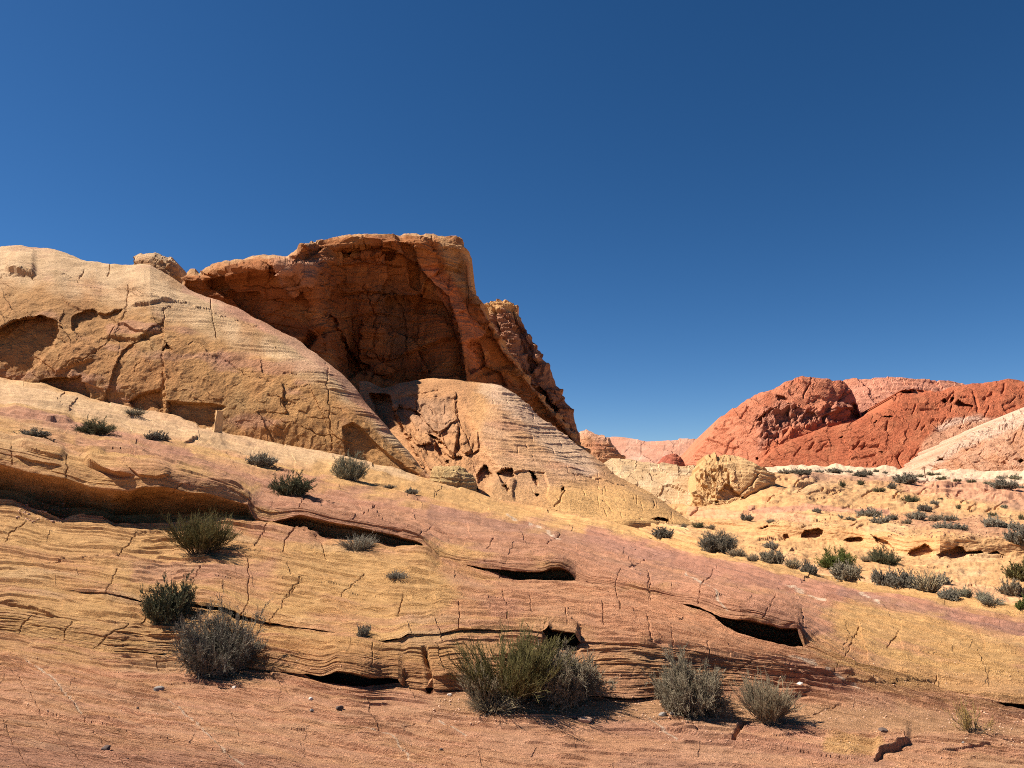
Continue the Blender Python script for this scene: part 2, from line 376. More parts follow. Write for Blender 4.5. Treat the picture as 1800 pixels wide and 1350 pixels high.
f1fl = I(X, (-700, 800), (-150, 860), (0, 877), (20, 877), (43, 887), (67, 900), (110, 912), (143, 904), (180, 907), (200, 920), (253, 921), (310, 920), (337, 915), (400, 911), (435, 914), (480, 918), (543, 932), (566, 946), (617, 948), (663, 951), (694, 961), (733, 963), (750, 965), (772, 985), (796, 993), (827, 1001), (873, 1009), (908, 1020), (940, 1020), (1013, 1023), (1030, 1026), (1080, 1031), (1130, 1046), (1184, 1061), (1217, 1073), (1244, 1080), (1263, 1096), (1294, 1118), (1333, 1129), (1372, 1136), (1396, 1139), (1411, 1138), (1500, 1178), (1600, 1205), (1700, 1230), (1757, 1236), (1780, 1257), (1800, 1260), (1830, 1253), (3300, 1400))
f1lp = I(X, (-700, 750), (-150, 795), (0, 815), (50, 828), (113, 840), (160, 856), (200, 860), (227, 862), (253, 855), (290, 855), (333, 865), (367, 868), (400, 878), (437, 888), (445, 912), (480, 916), (525, 905), (535, 906), (578, 917), (617, 923), (655, 931), (694, 939), (741, 951), (752, 963), (772, 982), (811, 989), (850, 995), (889, 1000), (928, 1004), (955, 1003), (967, 998), (986, 997), (1003, 1005), (1013, 1021), (1030, 1025), (1080, 1030), (1130, 1045), (1184, 1059), (1217, 1062), (1244, 1071), (1271, 1083), (1294, 1086), (1318, 1087), (1349, 1094), (1372, 1102), (1405, 1102), (1411, 1136), (1500, 1177), (1600, 1204), (1700, 1229), (1757, 1234), (1800, 1237), (1825, 1246), (1835, 1252), (3300, 1399))
f1d = I(X, (-700, 13), (0, 10.6), (250, 10), (440, 9.9), (545, 9.6), (700, 9.3), (850, 8.7), (1010, 8.4), (1184, 7.6), (1300, 7.0), (1410, 6.75), (1500, 6.5), (1600, 6.3), (1757, 5.95), (1830, 5.85), (3300, 5.0))
g1 = f1fl - f1lp
f1c = np.clip((g1 - 2) / 12, 0, 1) * I(X, (-700, 1.2), (250, 1.1), (430, .7), (560, .5), (760, .5), (800, .55), (1010, .6), (1184, .5), (1300, .65), (1410, .7), (1757, .4), (3300, .3))
fr = I(X, (-700, .74), (250, .74), (420, .8), (500, .5), (560, .35), (740, .3), (1300, .22), (3300, .4))
ovh = np.clip(g1 / 8, 0, 1) * I(X, (-700, .35), (280, .3), (425, .0), (520, .0), (600, .1), (700, .06), (745, 0), (800, .05), (880, .1), (960, .06), (1005, 0), (1190, 0), (1280, .1), (1340, .06), (1385, 0), (1760, 0), (3300, 0))
f1a = line(f1fl, f1d); f1b = line(f1fl + 2 * np.clip(f1c * 3, 0, 1), f1d + f1c); f1e = line(lerp(f1lp, f1fl, fr), f1d + f1c * .95)
f1i = line(lerp(f1lp, f1fl, fr * .45), f1d + f1c * I(X, (-700, .35), (3300, .5)))
f1l = line(f1lp, f1d - ovh)
bry = f1lp - I(X, (-700, 40), (0, 38), (60, 38), (120, 34), (230, 42), (300, 34), (440, 26), (520, 16), (700, 10), (1000, 14), (1100, 9), (1250, 22), (1400, 16), (1500, 8), (3300, 8))
bry = np.minimum(sm(f1lp, 40) - (f1lp - bry), f1lp - 5)
brow = line(bry, f1d - ovh + I(X, (-700, .22), (300, .2), (500, .12), (1200, .1), (3300, .1)))
u1y = I(X, (-700, 650), (0, 735), (250, 778), (440, 830), (600, 872), (850, 915), (1000, 942), (1184, 992), (1300, 1022), (1410, 1052), (1600, 1105), (1800, 1150), (3300, 1330))
u1d = I(X, (-700, 17), (0, 15), (250, 15), (440, 14.5), (600, 14), (850, 13), (1000, 12.2), (1184, 10.4), (1300, 9.6), (1410, 9.0), (1600, 8.1), (1800, 7.4), (3300, 5.4))
u1 = line(sm(u1y, 120), sm(u1d, 120))
w1 = line(lerp(bry, sm(u1y, 120), .3) * .5 + .5 * sm(lerp(bry, u1y, .3), 90), sm(lerp(brow[:, 2], u1d, .25), 90))
cry = I(X, (-700, 560), (0, 668), (45, 674), (90, 682), (150, 697), (180, 708), (235, 724), (290, 731), (340, 746), (405, 761), (450, 774), (520, 789), (580, 801), (640, 811), (700, 824), (750, 838), (850, 872), (900, 887), (960, 897), (1050, 915), (1100, 930), (1150, 945), (1233, 964), (1272, 974), (1333, 985), (1383, 997), (1442, 1012), (1500, 1023), (1590, 1036), (1650, 1047), (1692, 1054), (1738, 1063), (1800, 1075), (3300, 1240))
crd = I(X, (-700, 36), (0, 31), (300, 30), (520, 28.5), (640, 28), (750, 27.5), (850, 26.5), (900, 26), (1000, 24), (1100, 20), (1233, 15.5), (1383, 13), (1500, 12), (1800, 9.6), (3300, 6.5))
cr = line(cry, sm(crd, 100))
m12 = line(lerp(sm(f2fl - f2gap, 70), sm(f1fl, 90), .72), lerp(sm(f2d, 70), sm(f1d, 90), .70))
m12b = line(lerp(sm(f2fl - f2gap, 70), sm(f1fl, 90), .25), lerp(sm(f2d, 70), sm(f1d, 90), .22))
m34 = line(lerp(sm(f4y, 80), sm(f3fl, 90), .7), lerp(sm(f4[:, 2], 90), sm(f3d, 90), .7))
SL = [t0, t1, f4, m34, f3a, f3b, f3e, f3l, m23, f2a, f2b, f2e, f2l, m12b, m12, f1a, f1b, f1e, f1i, f1l, brow, w1, u1, cr]
BD = [1900, 1600, 1310, 1208, 1165, 1165, 1165, 1163, 1125, 1085, 1085, 1085, 1083, 1050, 995, 960, 960, 957, 955, 950, 930, 908, 860, 770]
g = Sheet(SL, -1400, 3200, 1.5, 0.8, BD, sharp=(4, 5, 6, 7, 9, 10, 11, 12, 15, 16, 17, 18, 19), maxrows=260)
x, y, b = g.PX, g.PY, g.bed
D0 = g.D
MPP = np.minimum(D0, 30) / FPX

g.warp(7.5 * fbm(x * .004, b * .008, o=3, seed=11) + 0.9 * fbm(x * .02, b * .03, o=2, seed=13), (4, 5, 6, 7, 9, 10, 11, 12, 15, 16, 17, 18, 19, 20))
x, y = g.PX, g.PY
for p in [   # joints traced across the beds
    [(118, 805), (117, 842)], [(20, 777), (22, 817)], [(207, 1000), (185, 1047)], [(358, 993), (337, 1027)], [(437, 985), (437, 1063), (422, 1080)],
    [(533, 1017), (500, 1057), (473, 1093)], [(210, 980), (213, 970), (240, 943), (310, 937)], [(10, 953), (17, 937), (47, 920)],
    [(70, 987), (143, 980), (210, 982)], [(500, 973), (500, 947), (520, 927), (545, 930), (565, 953), (573, 985)], [(448, 960), (470, 920)],
    [(0, 1167), (33, 1200), (70, 1253)], [(73, 1263), (110, 1303), (153, 1350)], [(43, 1160), (87, 1193), (143, 1257), (155, 1280)], [(163, 1287), (217, 1347)],
    [(293, 1230), (333, 1260), (393, 1320), (427, 1350)], [(467, 1177), (510, 1223), (550, 1250)], [(7, 1273), (47, 1347)],
    [(33, 1117), (40, 1097), (67, 1077)], [(113, 1127), (115, 1110), (127, 1093)], [(167, 1140), (193, 1117), (227, 1097)],
    [(315, 1123), (315, 1137)], [(881, 1036), (889, 1059), (891, 1086)], [(807, 1063), (807, 1109)], [(992, 1067), (998, 1098)],
    [(1138, 1001), (1142, 1055)], [(1091, 1001), (1080, 1032)], [(1134, 985), (1107, 1001)], [(1083, 1036), (1091, 1071)], [(1138, 1082), (1146, 1133)],
    [(868, 952), (856, 964)], [(500, 1051), (535, 1012)], [(655, 1137), (652, 1172)], [(729, 1273), (714, 1281)], [(1141, 1009), (1145, 1058)],
    [(1341, 1087), (1364, 1048)], [(1466, 1184), (1489, 1149), (1512, 1098)], [(1411, 1071), (1411, 1102)], [(1139, 1087), (1143, 1133)], [(1244, 1126), (1246, 1150)],
    [(1207, 1266), (1228, 1291)], [(1642, 1204), (1650, 1190)], [(1431, 1256), (1477, 1240)], [(1380, 1164), (1411, 1188), (1462, 1207), (1512, 1215), (1559, 1242)],
    [(540, 870), (528, 892)], [(960, 960), (985, 945)], [(1030, 1020), (1085, 1048), (1092, 1072)], [(1260, 1000), (1232, 1030), (1228, 1060)],
    [(300, 870), (320, 850)], [(640, 905), (660, 893)], [(735, 945), (760, 930)], [(600, 1050), (640, 1010)], [(700, 1085), (710, 1040)], [(1290, 1180), (1330, 1160)],
    [(1180, 1100), (1183, 1140)], [(1060, 1060), (1062, 1100)], [(930, 1050), (936, 1080)], [(1560, 1140), (1580, 1110)], [(1620, 1150), (1700, 1165)]]:
    g.crack(p, 0.75, 3.2, 3.0)
g.crack([(747, 1143), (752, 1175), (755, 1211)], 4.0, 16, 1.5)                         # the broad upright cleft
g.crack([(1291, 1303), (1298, 1288), (1310, 1274)], 3.5, 10, 1.5)
rng = random.Random(5)
for k in range(0):                                                                   # shorter joints no map shows
    cx = rng.uniform(-100, 1900); t = rng.random(); cy = np.interp(cx, X, u1y) + (np.interp(cx, X, f3fl) - np.interp(cx, X, u1y)) * t
    a = rng.choice((1, 1, -1)) * rng.uniform(1.0, 1.75); L = rng.uniform(10, 34)
    g.crack([(cx, cy), (cx + L * math.cos(a) * .5 + rng.uniform(-4, 4), cy + L * math.sin(a) * .5), (cx + L * math.cos(a), cy + L * math.sin(a))], 0.75, rng.uniform(1.5, 3.0), 2.5, seed=k)
for p, h, fl in [   # bed edges that stand proud
    ([(0, 1228), (33, 1237), (67, 1253), (100, 1258), (150, 1268), (240, 1283)], 6, 40), ([(167, 1282), (233, 1293), (300, 1303), (367, 1317), (433, 1327), (483, 1337), (550, 1350)], 5, 30),
    ([(480, 1282), (535, 1288), (578, 1302), (636, 1314), (687, 1327), (737, 1337)], 7, 35), ([(1100, 1273), (1228, 1293), (1291, 1301), (1349, 1316), (1450, 1330), (1540, 1335)], 5, 34),
    ([(1535, 1336), (1559, 1321), (1602, 1308)], 12, 30), ([(20, 777), (60, 793), (97, 805), (118, 808)], 7, 22), ([(25, 800), (60, 812), (112, 820)], 5, 14),
    ([(143, 810), (187, 830), (213, 837), (240, 836)], 14, 22), ([(173, 795), (240, 802), (262, 806)], 7, 20), ([(227, 823), (247, 837), (277, 840), (300, 836)], 5, 15),
    ([(7, 723), (40, 730), (80, 740), (133, 748)], 9, 16), ([(320, 781), (345, 775), (400, 790)], 5, 14), ([(150, 870), (190, 880), (215, 873)], 3, 12),
    ([(112, 910), (143, 903), (180, 907), (200, 920)], 4, 12), ([(590, 1043), (700, 1052), (800, 1058)], 3, 20), 
    
    ([(240, 1000), (330, 1012), (437, 1020)], 3, 20), ([(440, 1010), (560, 1030), (650, 1032)], 3, 20), ([(830, 1050), (1000, 1062)], 3, 20), 
    ([(1460, 1195), (1560, 1205), (1650, 1200)], 5, 20),
    ([(1370, 1232), (1400, 1224), (1425, 1221)], 6, 18),  
    ([(850, 963), (930, 975), (1000, 985)], 5, 14), ([(1150, 1035), (1200, 1040), (1290, 1062)], 5, 14), ([(0, 1062), (60, 1070), (100, 1088)], 6, 20),
     ([(1340, 1300), (1420, 1290), (1500, 1300)], 3, 20), ([(1640, 1330), (1740, 1310), (1830, 1322)], 4, 20)]:
    g.ledge(p, h, fl, 1.8, under=h * .5)
# bedding laid over the whole slope
wp = b
zone = ss(-.25, .35, fbm(x * .005, b * .012, o=3, seed=12))
near = ss(1180, 1230, y)
s1, c1 = g.beds(27, .006, 21); s2, c2 = g.beds(11, .008, 22, -.1, .4); s3, c3 = g.beds(4.4, .012, 23, -.15, .4)
s4, c4 = g.beds(7.6, .005, 27, .05, .5, 2.2)
rgt = 1 + .25 * ss(1250, 1450, x)
gro = -(s1 * 5.0 + s2 * 5.0 * (.45 + .9 * zone) * rgt + s3 * 3.6 * (.35 + zone) * rgt + s4 * 4.5 * rgt)
gro = 9.0 * np.tanh(gro / 9.0)
l3 = fbm(x * .003, wp * .03, o=3, seed=24)
und = fbm(x * .006, wp * .035, o=5, seed=31) * 5.0 + fbm(x * .05, y * .09, o=4, seed=32) * 1.6
hid = ss(15.98, 16.02, g.seg) * (1 - ss(18.4, 19.0, g.seg))
far_fade = 1 - ss(1350, 1900, y) * .5
pl = bricks(x, b, 19, 110, 901) * 2.0 + bricks(x + 500, b, 46, 190, 902) * 2.8
g.str = MPP * (-gro + pl * (1 - .3 * near)) * far_fade
g.nd = MPP * (und * (1 - .45 * near) + l3 * 4.0) * far_fade
g.nd *= lerp(1, .6, hid); g.str *= lerp(1, .5, hid)
g.D = g.D.copy()

g.fill(YEL)
n1 = fbm(x * .004, b * .014, o=4, seed=41); n2 = fbm(x * .006, wp * .09, o=4, seed=42)
g.tint(ORA, ss(-.1, .5, n1) * .7)
g.tint(PNK, ss(1150, 1225, y - .04 * (x - 900)) * (.55 + .45 * ss(-.3, .3, n2)))
g.tint(PNK, ss(.0, .4, n2) * .6); g.tint(PNK, ss(700, 1000, x) * ss(960, 1000, y - .12 * (x - 900)) * .5 * (1 - ss(1350, 1550, x)))
g.tint(PUR, ss(.22, .6, fbm(x * .0045 + 7, wp * .035, o=4, seed=43)) * .5)
g.tint(PNK, ss(.0, .6, vnoise(x * .004, c2 * 7.7 + .4, seed=44)) * .45); g.tint(CRM, ss(.15, .7, vnoise(x * .006, c2 * 5.3 + .4, seed=45)) * .35); g.tint((.42, .22, .11), ss(.2, .7, vnoise(x * .006, c3 * 5.3 + .4, seed=46)) * .4)
g.tint((.60, .31, .19), near * (.3 + .35 * ss(-.2, .4, fbm(x * .006, b * .05, o=3, seed=48))))
g.band(CRM, [(-400, 600), (0, 690), (180, 725), (400, 775), (600, 815), (720, 835)], 24, .7, .4)
g.band(YEL, [(560, 830), (760, 865), (900, 905), (1060, 935), (1230, 972), (1400, 1008), (1600, 1045), (1830, 1090)], 17, .95, .35)
g.band(PUR, [(480, 870), (640, 905), (800, 935), (960, 965), (1120, 1000), (1300, 1050), (1420, 1090)], 44, .78, .85)
g.band(PUR, [(1040, 945), (1250, 1000), (1420, 1035), (1560, 1062), (1700, 1092), (1900, 1130)], 19, 1.0, .5)
g.band(VIO, [(1480, 1045), (1600, 1075), (1720, 1100), (1900, 1128)], 10, .7, .6)
g.band(VIO, [(760, 905), (900, 930), (1010, 950), (1180, 985)], 12, .45, .7)
g.band(PUR, [(0, 728), (60, 738), (140, 752), (230, 772), (330, 800)], 10, .75, .6)
g.band(PUR, [(140, 780), (240, 796), (330, 808), (440, 850)], 14, .6, .7)
g.band(PNK, [(1080, 1080), (1250, 1110), (1330, 1140), (1450, 1230)], 60, .8, .6)
g.band(PNK, [(900, 1030), (1050, 1060), (1150, 1090)], 55, .7, .6)
g.band(PUR, [(240, 1010), (340, 1012), (470, 1000), (520, 985)], 17, .55, .8)
g.band(PUR, [(790, 1010), (850, 1050), (900, 1080)], 22, .45, .9)
g.band(PUR, [(1400, 1180), (1480, 1210), (1560, 1245)], 22, .5, .6)
g.band(PUR, [(1060, 1280), (1250, 1300), (1500, 1335), (1560, 1345)], 14, .55, .6); g.band(PUR, [(1320, 1280), (1480, 1290)], 16, .5, .6)
g.band(PUR, [(0, 1330), (300, 1350), (800, 1400)], 34, .6, .7); g.band(VIO, [(1100, 1345), (1500, 1375)], 20, .4, .6)
g.band(PUR, [(450, 930), (560, 945)], 16, .5, .6)
g.band(YEL, [(0, 930), (150, 950), (300, 950)], 38, .8, .5); g.band(YEL, [(520, 1000), (680, 1020), (760, 1050)], 48, .85, .5)
g.band(YEL, [(40, 1090), (300, 1100), (420, 1110)], 34, .6, .6); g.band(YEL, [(1500, 1085), (1640, 1110), (1760, 1160)], 34, .85, .6); g.band(YEL, [(1580, 1180), (1800, 1210)], 40, .6, .6)
g.band(YEL, [(1460, 1310), (1540, 1312)], 18, .8, .5)
g.band(ORA, [(540, 1165), (700, 1175), (800, 1180)], 40, .55, .5)
g.tint((.55, .285, .14), .14 + 0 * x)
for p in [[(772, 1265), (819, 1296)], [(1380, 1155), (1431, 1168), (1466, 1188), (1512, 1213)], [(1205, 1009), (1240, 1035), (1278, 1072)], [(644, 1285), (687, 1302), (718, 1335)],
          [(930, 925), (960, 940), (985, 955)], [(1510, 1045), (1545, 1065)], [(890, 910), (910, 920)], [(1380, 1030), (1450, 1060)], [(293, 1230), (393, 1320), (427, 1350)], [(43, 1160), (87, 1193), (143, 1257)], [(1135, 1262), (1190, 1300)]]:
    g.band(WHT, p, 1.7, .75, .25)                                                     # pale mineral veins
sand = [(760, 1222), (860, 1215), (1100, 1225), (1190, 1232), (1420, 1240), (1560, 1245), (1800, 1280), (1800, 1300), (1500, 1290), (1250, 1268), (1050, 1262), (860, 1262), (760, 1240)]
g.blob(SND, sand, 10, .9, 8)
i = sub(x, y, sand, 20); k = ss(-6, 8, poly_sd(x[i], y[i], sand)); g.str[i] *= 1 - .8 * k; g.nd[i] = lerp(g.nd[i], MPP[i] * 1.2 * fbm(x[i] * .05, y[i] * .1, o=4, seed=3), k * .8)
g.tint((.58, .30, .11), hid * .7)  # warm bounce light painted onto the undercut's back wall and ceiling
ground = g.build('slickrock_ground', M_fore,
    pre=[lambda r: np.stack([r[:, 0] * 1.6, r[:, 1] * 0 - 9, r[:, 2] * 0 - .1], -1)],
    post=[lambda r: np.stack([r[:, 0], r[:, 1] + 4, r[:, 2] - np.where(r[:, 0] > 3, 1.0, .4)], -1), lambda r: np.stack([r[:, 0], r[:, 1] + 24, r[:, 2] * 0 - 3], -1)])
tag(ground, 'banded yellow and purple sandstone slope filling the foreground', kind='structure')

# ================================================================ the open flat to the right (structure)
XP = np.unique(np.concatenate([np.arange(900, 3301, 40), np.arange(1100, 1841, 6)])).astype(float)
def lp(py, d): return np.stack([XP, py + 0 * XP, d + 0 * XP], -1)
crp = np.interp(XP, X, cry); cdp = np.interp(XP, X, crd)
q0 = lp(crp + 55, cdp + 1.2)
q1 = lp(I(XP, (900, 905), (1050, 925), (1150, 938), (1233, 959), (1383, 992), (1500, 1014), (1650, 1036), (1800, 1064), (3300, 1200)), I(XP, (900, 30), (1150, 24), (1233, 18.5), (1383, 15.5), (1500, 14.5), (1650, 13), (1800, 11.8), (3300, 9)))
q2 = lp(I(XP, (900, 900), (1100, 912), (1215, 926), (1330, 938), (1400, 950), (1500, 958), (1590, 977), (1650, 984), (1710, 980), (1800, 982), (3300, 1040)), I(XP, (900, 32), (1215, 26), (1330, 24), (1400, 23), (1500, 22), (1590, 20), (1650, 19), (1800, 19), (3300, 17)))
q3 = lp(I(XP, (900, 895), (1215, 919), (1330, 919), (1400, 921), (1450, 922), (1500, 932), (1560, 938), (1590, 946), (1650, 941), (1750, 946), (1800, 956), (3300, 1010)), I(XP, (900, 33), (1215, 27), (1330, 24.6), (1400, 23.5), (1500, 22.4), (1590, 20.3), (1650, 19.5), (1800, 19.6), (3300, 17.5)))
q4 = lp(I(XP, (900, 890), (1215, 907), (1400, 905), (1600, 925), (1800, 935), (3300, 980)), I(XP, (900, 36), (1215, 30), (1400, 27.5), (1600, 23.8), (1800, 23), (3300, 20)))
q5 = lp(I(XP, (900, 885), (1215, 892), (1270, 888), (1310, 876), (1340, 863), (1390, 862), (1450, 874), (1500, 884), (1800, 885), (3300, 900)), I(XP, (900, 40), (1215, 36), (1500, 34.5), (1800, 36), (3300, 33)))
q6 = lp(I(XP, (900, 870), (1215, 872), (1290, 850), (1350, 831), (1420, 838), (1500, 854), (1600, 857), (1800, 858), (3300, 862)), I(XP, (900, 46), (1215, 42), (1350, 44), (1500, 44), (1800, 47), (3300, 50)))
q7 = lp(I(XP, (900, 842), (1215, 840), (1400, 828), (1500, 830), (1560, 834), (1620, 840), (1800, 848), (3300, 850)), I(XP, (900, 70), (1800, 62), (3300, 60)))
q8 = lp(I(XP, (900, 836), (1215, 832), (1380, 820), (1500, 821), (1600, 826), (1800, 830), (3300, 832)), I(XP, (900, 90), (3300, 85)))
q9 = lp(I(XP, (900, 838), (1215, 834), (1380, 823), (1600, 828), (1800, 832), (3300, 834)), 125)
p = Sheet([q0, q1, q2, q3, q4, q5, q6, q7, q8, q9], 950, 3100, 1.6, 1.0, [1040, 1010, 960, 940, 915, 885, 850, 835, 825, 820], maxrows=70, inner=(1080, 1800))
x, y, b = p.PX, p.PY, p.bed; MPP = p.D / FPX
p.warp(4 * fbm(p.PX * .008, p.bed * .02, o=3, seed=51), ())
x, y = p.PX, p.PY
for pts, dep in [([(1326, 931), (1340, 926), (1350, 924), (1352, 927), (1341, 934)], .5), ([(1376, 938), (1384, 938), (1390, 948), (1381, 949), (1377, 943)], .5),
    ([(1410, 938), (1414, 932), (1440, 928), (1447, 933), (1447, 941), (1438, 950), (1422, 953), (1408, 946)], 1.1), ([(1481, 949), (1492, 945), (1510, 944), (1520, 950), (1508, 957), (1490, 956)], .8),
    ([(1530, 939), (1540, 942), (1560, 952), (1570, 962), (1564, 968), (1550, 958), (1540, 952)], .6), ([(1594, 974), (1603, 965), (1614, 960), (1625, 956), (1634, 958), (1641, 968), (1640, 978), (1622, 979), (1600, 977)], .8),
    ([(1645, 975), (1662, 967), (1680, 962), (1694, 961), (1697, 970), (1718, 965), (1727, 969), (1732, 976), (1715, 980), (1680, 982), (1652, 983)], 1.0),
    ([(1733, 973), (1752, 967), (1762, 975), (1780, 977), (1764, 981), (1745, 978)], .5), ([(1412, 864), (1420, 862), (1429, 864), (1424, 867), (1413, 867)], .5),
    ([(1458, 859), (1480, 858), (1494, 862), (1490, 868), (1470, 867)], .6), ([(1532, 879), (1548, 876), (1560, 878), (1556, 882), (1540, 882)], .5), ([(1605, 866), (1622, 866), (1616, 871), (1606, 870)], .4), ([(1580, 882), (1596, 881), (1592, 885), (1584, 885)], .4), ([(1740, 889), (1755, 890), (1748, 891)], .3)]:
    p.scoop(pts, dep * .5, 2.0, seed=len(pts), wob=1.6)
for k in range(60):
    cx = rng.uniform(1120, 1850); cy = rng.uniform(845, 1060); L = rng.uniform(12, 60); sl = rng.uniform(-.1, .14)
    p.ledge([(cx, cy), (cx + L / 2, cy + sl * L / 2 + rng.uniform(-2, 2)), (cx + L, cy + sl * L)], rng.uniform(1.5, 5), rng.uniform(4, 10), 1.0, under=rng.uniform(.5, 2), seed=k, wob=2)
for k in range(60):
    cx = rng.uniform(1150, 1800); cy = rng.uniform(840, 930); L = rng.uniform(8, 30); a = rng.uniform(-1.2, .3)
    p.crack([(cx, cy), (cx + L * .5, cy + L * .5 * math.sin(a)), (cx + L, cy + L * math.sin(a) * .6)], 1.2, 4, 2, seed=k)
wp = b
s1, c1 = p.beds(11, .012, 52, -.1, .4); s2, c2 = p.beds(5, .02, 53, 0, .4)
p.str = MPP * (s1 * 3.6 + s2 * 2.0); p.nd = MPP * (fbm(x * .02, y * .06, o=4, seed=54) * 5 + fbm(x * .09, y * .2, o=3, seed=55) * 1.2)
p.fill((.49, .27, .12))
n1 = fbm(x * .008, y * .03, o=4, seed=56); n2 = fbm(x * .01, wp * .08, o=4, seed=57)
p.tint((.51, .33, .18), ss(0, .5, n1) * .5); p.tint(ORA, ss(.05, .5, n2) * .6)
gr = ss(-.2, .25, fbm(x * .35, y * .6, o=3, seed=58))
for pts, c, k in [([(1390, 829), (1520, 832), (1620, 838), (1830, 850), (1830, 905), (1720, 880), (1640, 862), (1560, 852), (1480, 846), (1400, 840)], (.36, .19, .12), .85),
    ([(1560, 905), (1640, 903), (1760, 915), (1830, 925), (1830, 950), (1760, 945), (1680, 938), (1600, 925)], (.38, .19, .11), .8)]:
    p.blob(c, pts, 9, k, 8)
p.band((.44, .2, .13), [(1320, 898), (1400, 893), (1500, 896), (1560, 900)], 7, .8, .5); p.band(PNK, [(1600, 855), (1700, 862), (1830, 870)], 16, .6, .6)
p.band(PNK, [(1215, 900), (1300, 905), (1420, 912)], 8, .6, .6)
p.band(SND, [(1650, 1035), (1720, 1042), (1830, 1060)], 16, .9, .4); p.band(SND, [(1350, 985), (1480, 1012), (1620, 1030)], 12, .6, .6)
p.tint(WHT, ss(6.55, 7.0, p.seg + .25 * fbm(x * .03, y * .2, o=3, seed=60)) * .6)
plain = p.build('desert_ground', M_plain, post=[lambda r: np.stack([r[:, 0] * 3, r[:, 1] + 200, r[:, 2] * 0 - 3], -1)])
tag(plain, 'open yellow slickrock flat with sandy hollows to the right', kind='structure')

# the land all round, out to the horizon
me = bpy.data.meshes.new('ground'); S = 9000
me.from_pydata([(-S, -S, -3.4), (S, -S, -3.4), (S, S, -3.4), (-S, S, -3.4)], [], [(0, 1, 2, 3)]); me.materials.append(flat_mat('far_sand', (.42, .25, .14), .25, .02))
o = bpy.data.objects.new('ground', me); C.objects.link(o); tag(o, kind='structure')

# ================================================================ rock formations
def form(lines, px0, px1, step=1.5, back=8.0, **kw):
    s = Sheet(lines, px0, px1, step, step, **kw); return s
def backs(thick, low=-3.3):
    return [lambda r: np.stack([r[:, 0], r[:, 1] + thick * .35, r[:, 2] - thick * .06], -1), lambda r: np.stack([r[:, 0], r[:, 1] + thick * .65, lerp(r[:, 2], low, .5)], -1),
            lambda r: np.stack([r[:, 0], r[:, 1] + thick * .2, r[:, 2] * 0 + low], -1)]
def prof(base, sil, based, sild, fr, ks, xs):
    """lines from base to silhouette; fr row fractions, ks depth fractions"""
    L = []
    for f, k in zip(fr, ks):
        L.append(np.stack([xs, lerp(base, sil, f), lerp(based, sild, k)], -1))
    return L
def under(base, d, xs, dz=40): return np.stack([xs, base + dz, d - .3 + 0 * xs], -1)

# ---- dome on the left
xs = np.unique(np.concatenate([np.arange(-900, 760, 12), np.arange(560, 766, 3)])).astype(float)
dsil = I(xs, (-900, 640), (-500, 520), (-200, 447), (-60, 436), (0, 434), (35, 432), (65, 438), (100, 439), (140, 453), (185, 465), (225, 466), (245, 463), (262, 465), (300, 489), (330, 504), (362, 519), (395, 533), (430, 549), (470, 569), (510, 591), (550, 616), (590, 650), (625, 684), (660, 722), (700, 772), (735, 815), (757, 838), (766, 846))
dbas = I(xs, (-900, 680), (0, 668), (45, 676), (90, 686), (150, 700), (180, 712), (235, 727), (290, 735), (340, 750), (405, 766), (450, 779), (520, 794), (580, 806), (640, 816), (700, 829), (755, 843), (766, 850))
dbd = I(xs, (-900, 36), (0, 30), (300, 28.8), (600, 27.3), (757, 26.8), (766, 26.8)); dsd = I(xs, (-900, 42), (-200, 46), (0, 45), (230, 42), (400, 38), (600, 31.5), (700, 29), (757, 27.2), (766, 27.0))
s = form([under(dbas, dbd, xs)] + prof(dbas, dsil, dbd, dsd, [0, .2, .42, .62, .8, .92, 1], [0, .035, .12, .27, .48, .72, 1.0], xs), -880, 764, maxrows=120)
x, y = s.PX, s.PY
s.inset([(-60, 590), (0, 578), (30, 562), (70, 555), (97, 560), (101, 585), (95, 612), (70, 638), (50, 655), (44, 682), (-60, 690)], 1.3, 3, 4)
s.scoop([(125, 552), (143, 545), (165, 543), (187, 552), (212, 545), (222, 541), (205, 568), (185, 585), (160, 602), (140, 590), (127, 575)], .5, 5, seed=4)
s.scoop([(57, 675), (80, 665), (120, 664), (142, 658), (150, 680), (157, 703), (100, 690)], .7, 4); s.scoop([(225, 706), (245, 694), (268, 686), (287, 684), (289, 735), (240, 727)], .5, 4)
s.scoop([(291, 702), (330, 706), (378, 708), (402, 714), (380, 722), (376, 757), (345, 750), (293, 737)], .5, 8); 0
s.inset([(288, 560), (290, 735), (240, 730), (180, 715), (200, 650), (215, 615), (250, 592)], .22, 2.5, 3.0)
s.scoop([(600, 748), (620, 740), (640, 752), (660, 775), (690, 800), (745, 838), (700, 832), (640, 818), (608, 810), (604, 780)], .45, 8)
s.scoop([(290, 600), (300, 608), (306, 618), (300, 624), (286, 620)], .5, 2)
for q in [[(288, 545), (287, 600), (288, 680), (290, 735)], [(225, 500), (226, 520), (222, 543)], [(370, 525), (372, 565), (382, 593)], [(573, 640), (578, 700), (582, 790)], [(395, 630), (420, 645), (438, 660)],
          [(222, 545), (205, 570), (185, 600), (150, 632), (100, 655)], [(180, 590), (230, 597), (285, 585)], [(96, 660), (120, 640), (165, 628)], [(470, 690), (500, 700), (520, 705)], [(500, 655), (520, 660)],
          [(0, 490), (40, 480), (60, 490)], [(150, 475), (140, 490)], [(195, 468), (190, 482)], [(285, 545), (300, 540)], [(530, 748), (570, 765)], [(225, 705), (255, 690), (285, 683)], [(340, 540), (400, 560), (470, 580)], [(200, 505), (290, 530), (370, 545)]]:
    s.crack(q, 0.8, 3.0, 4.5)
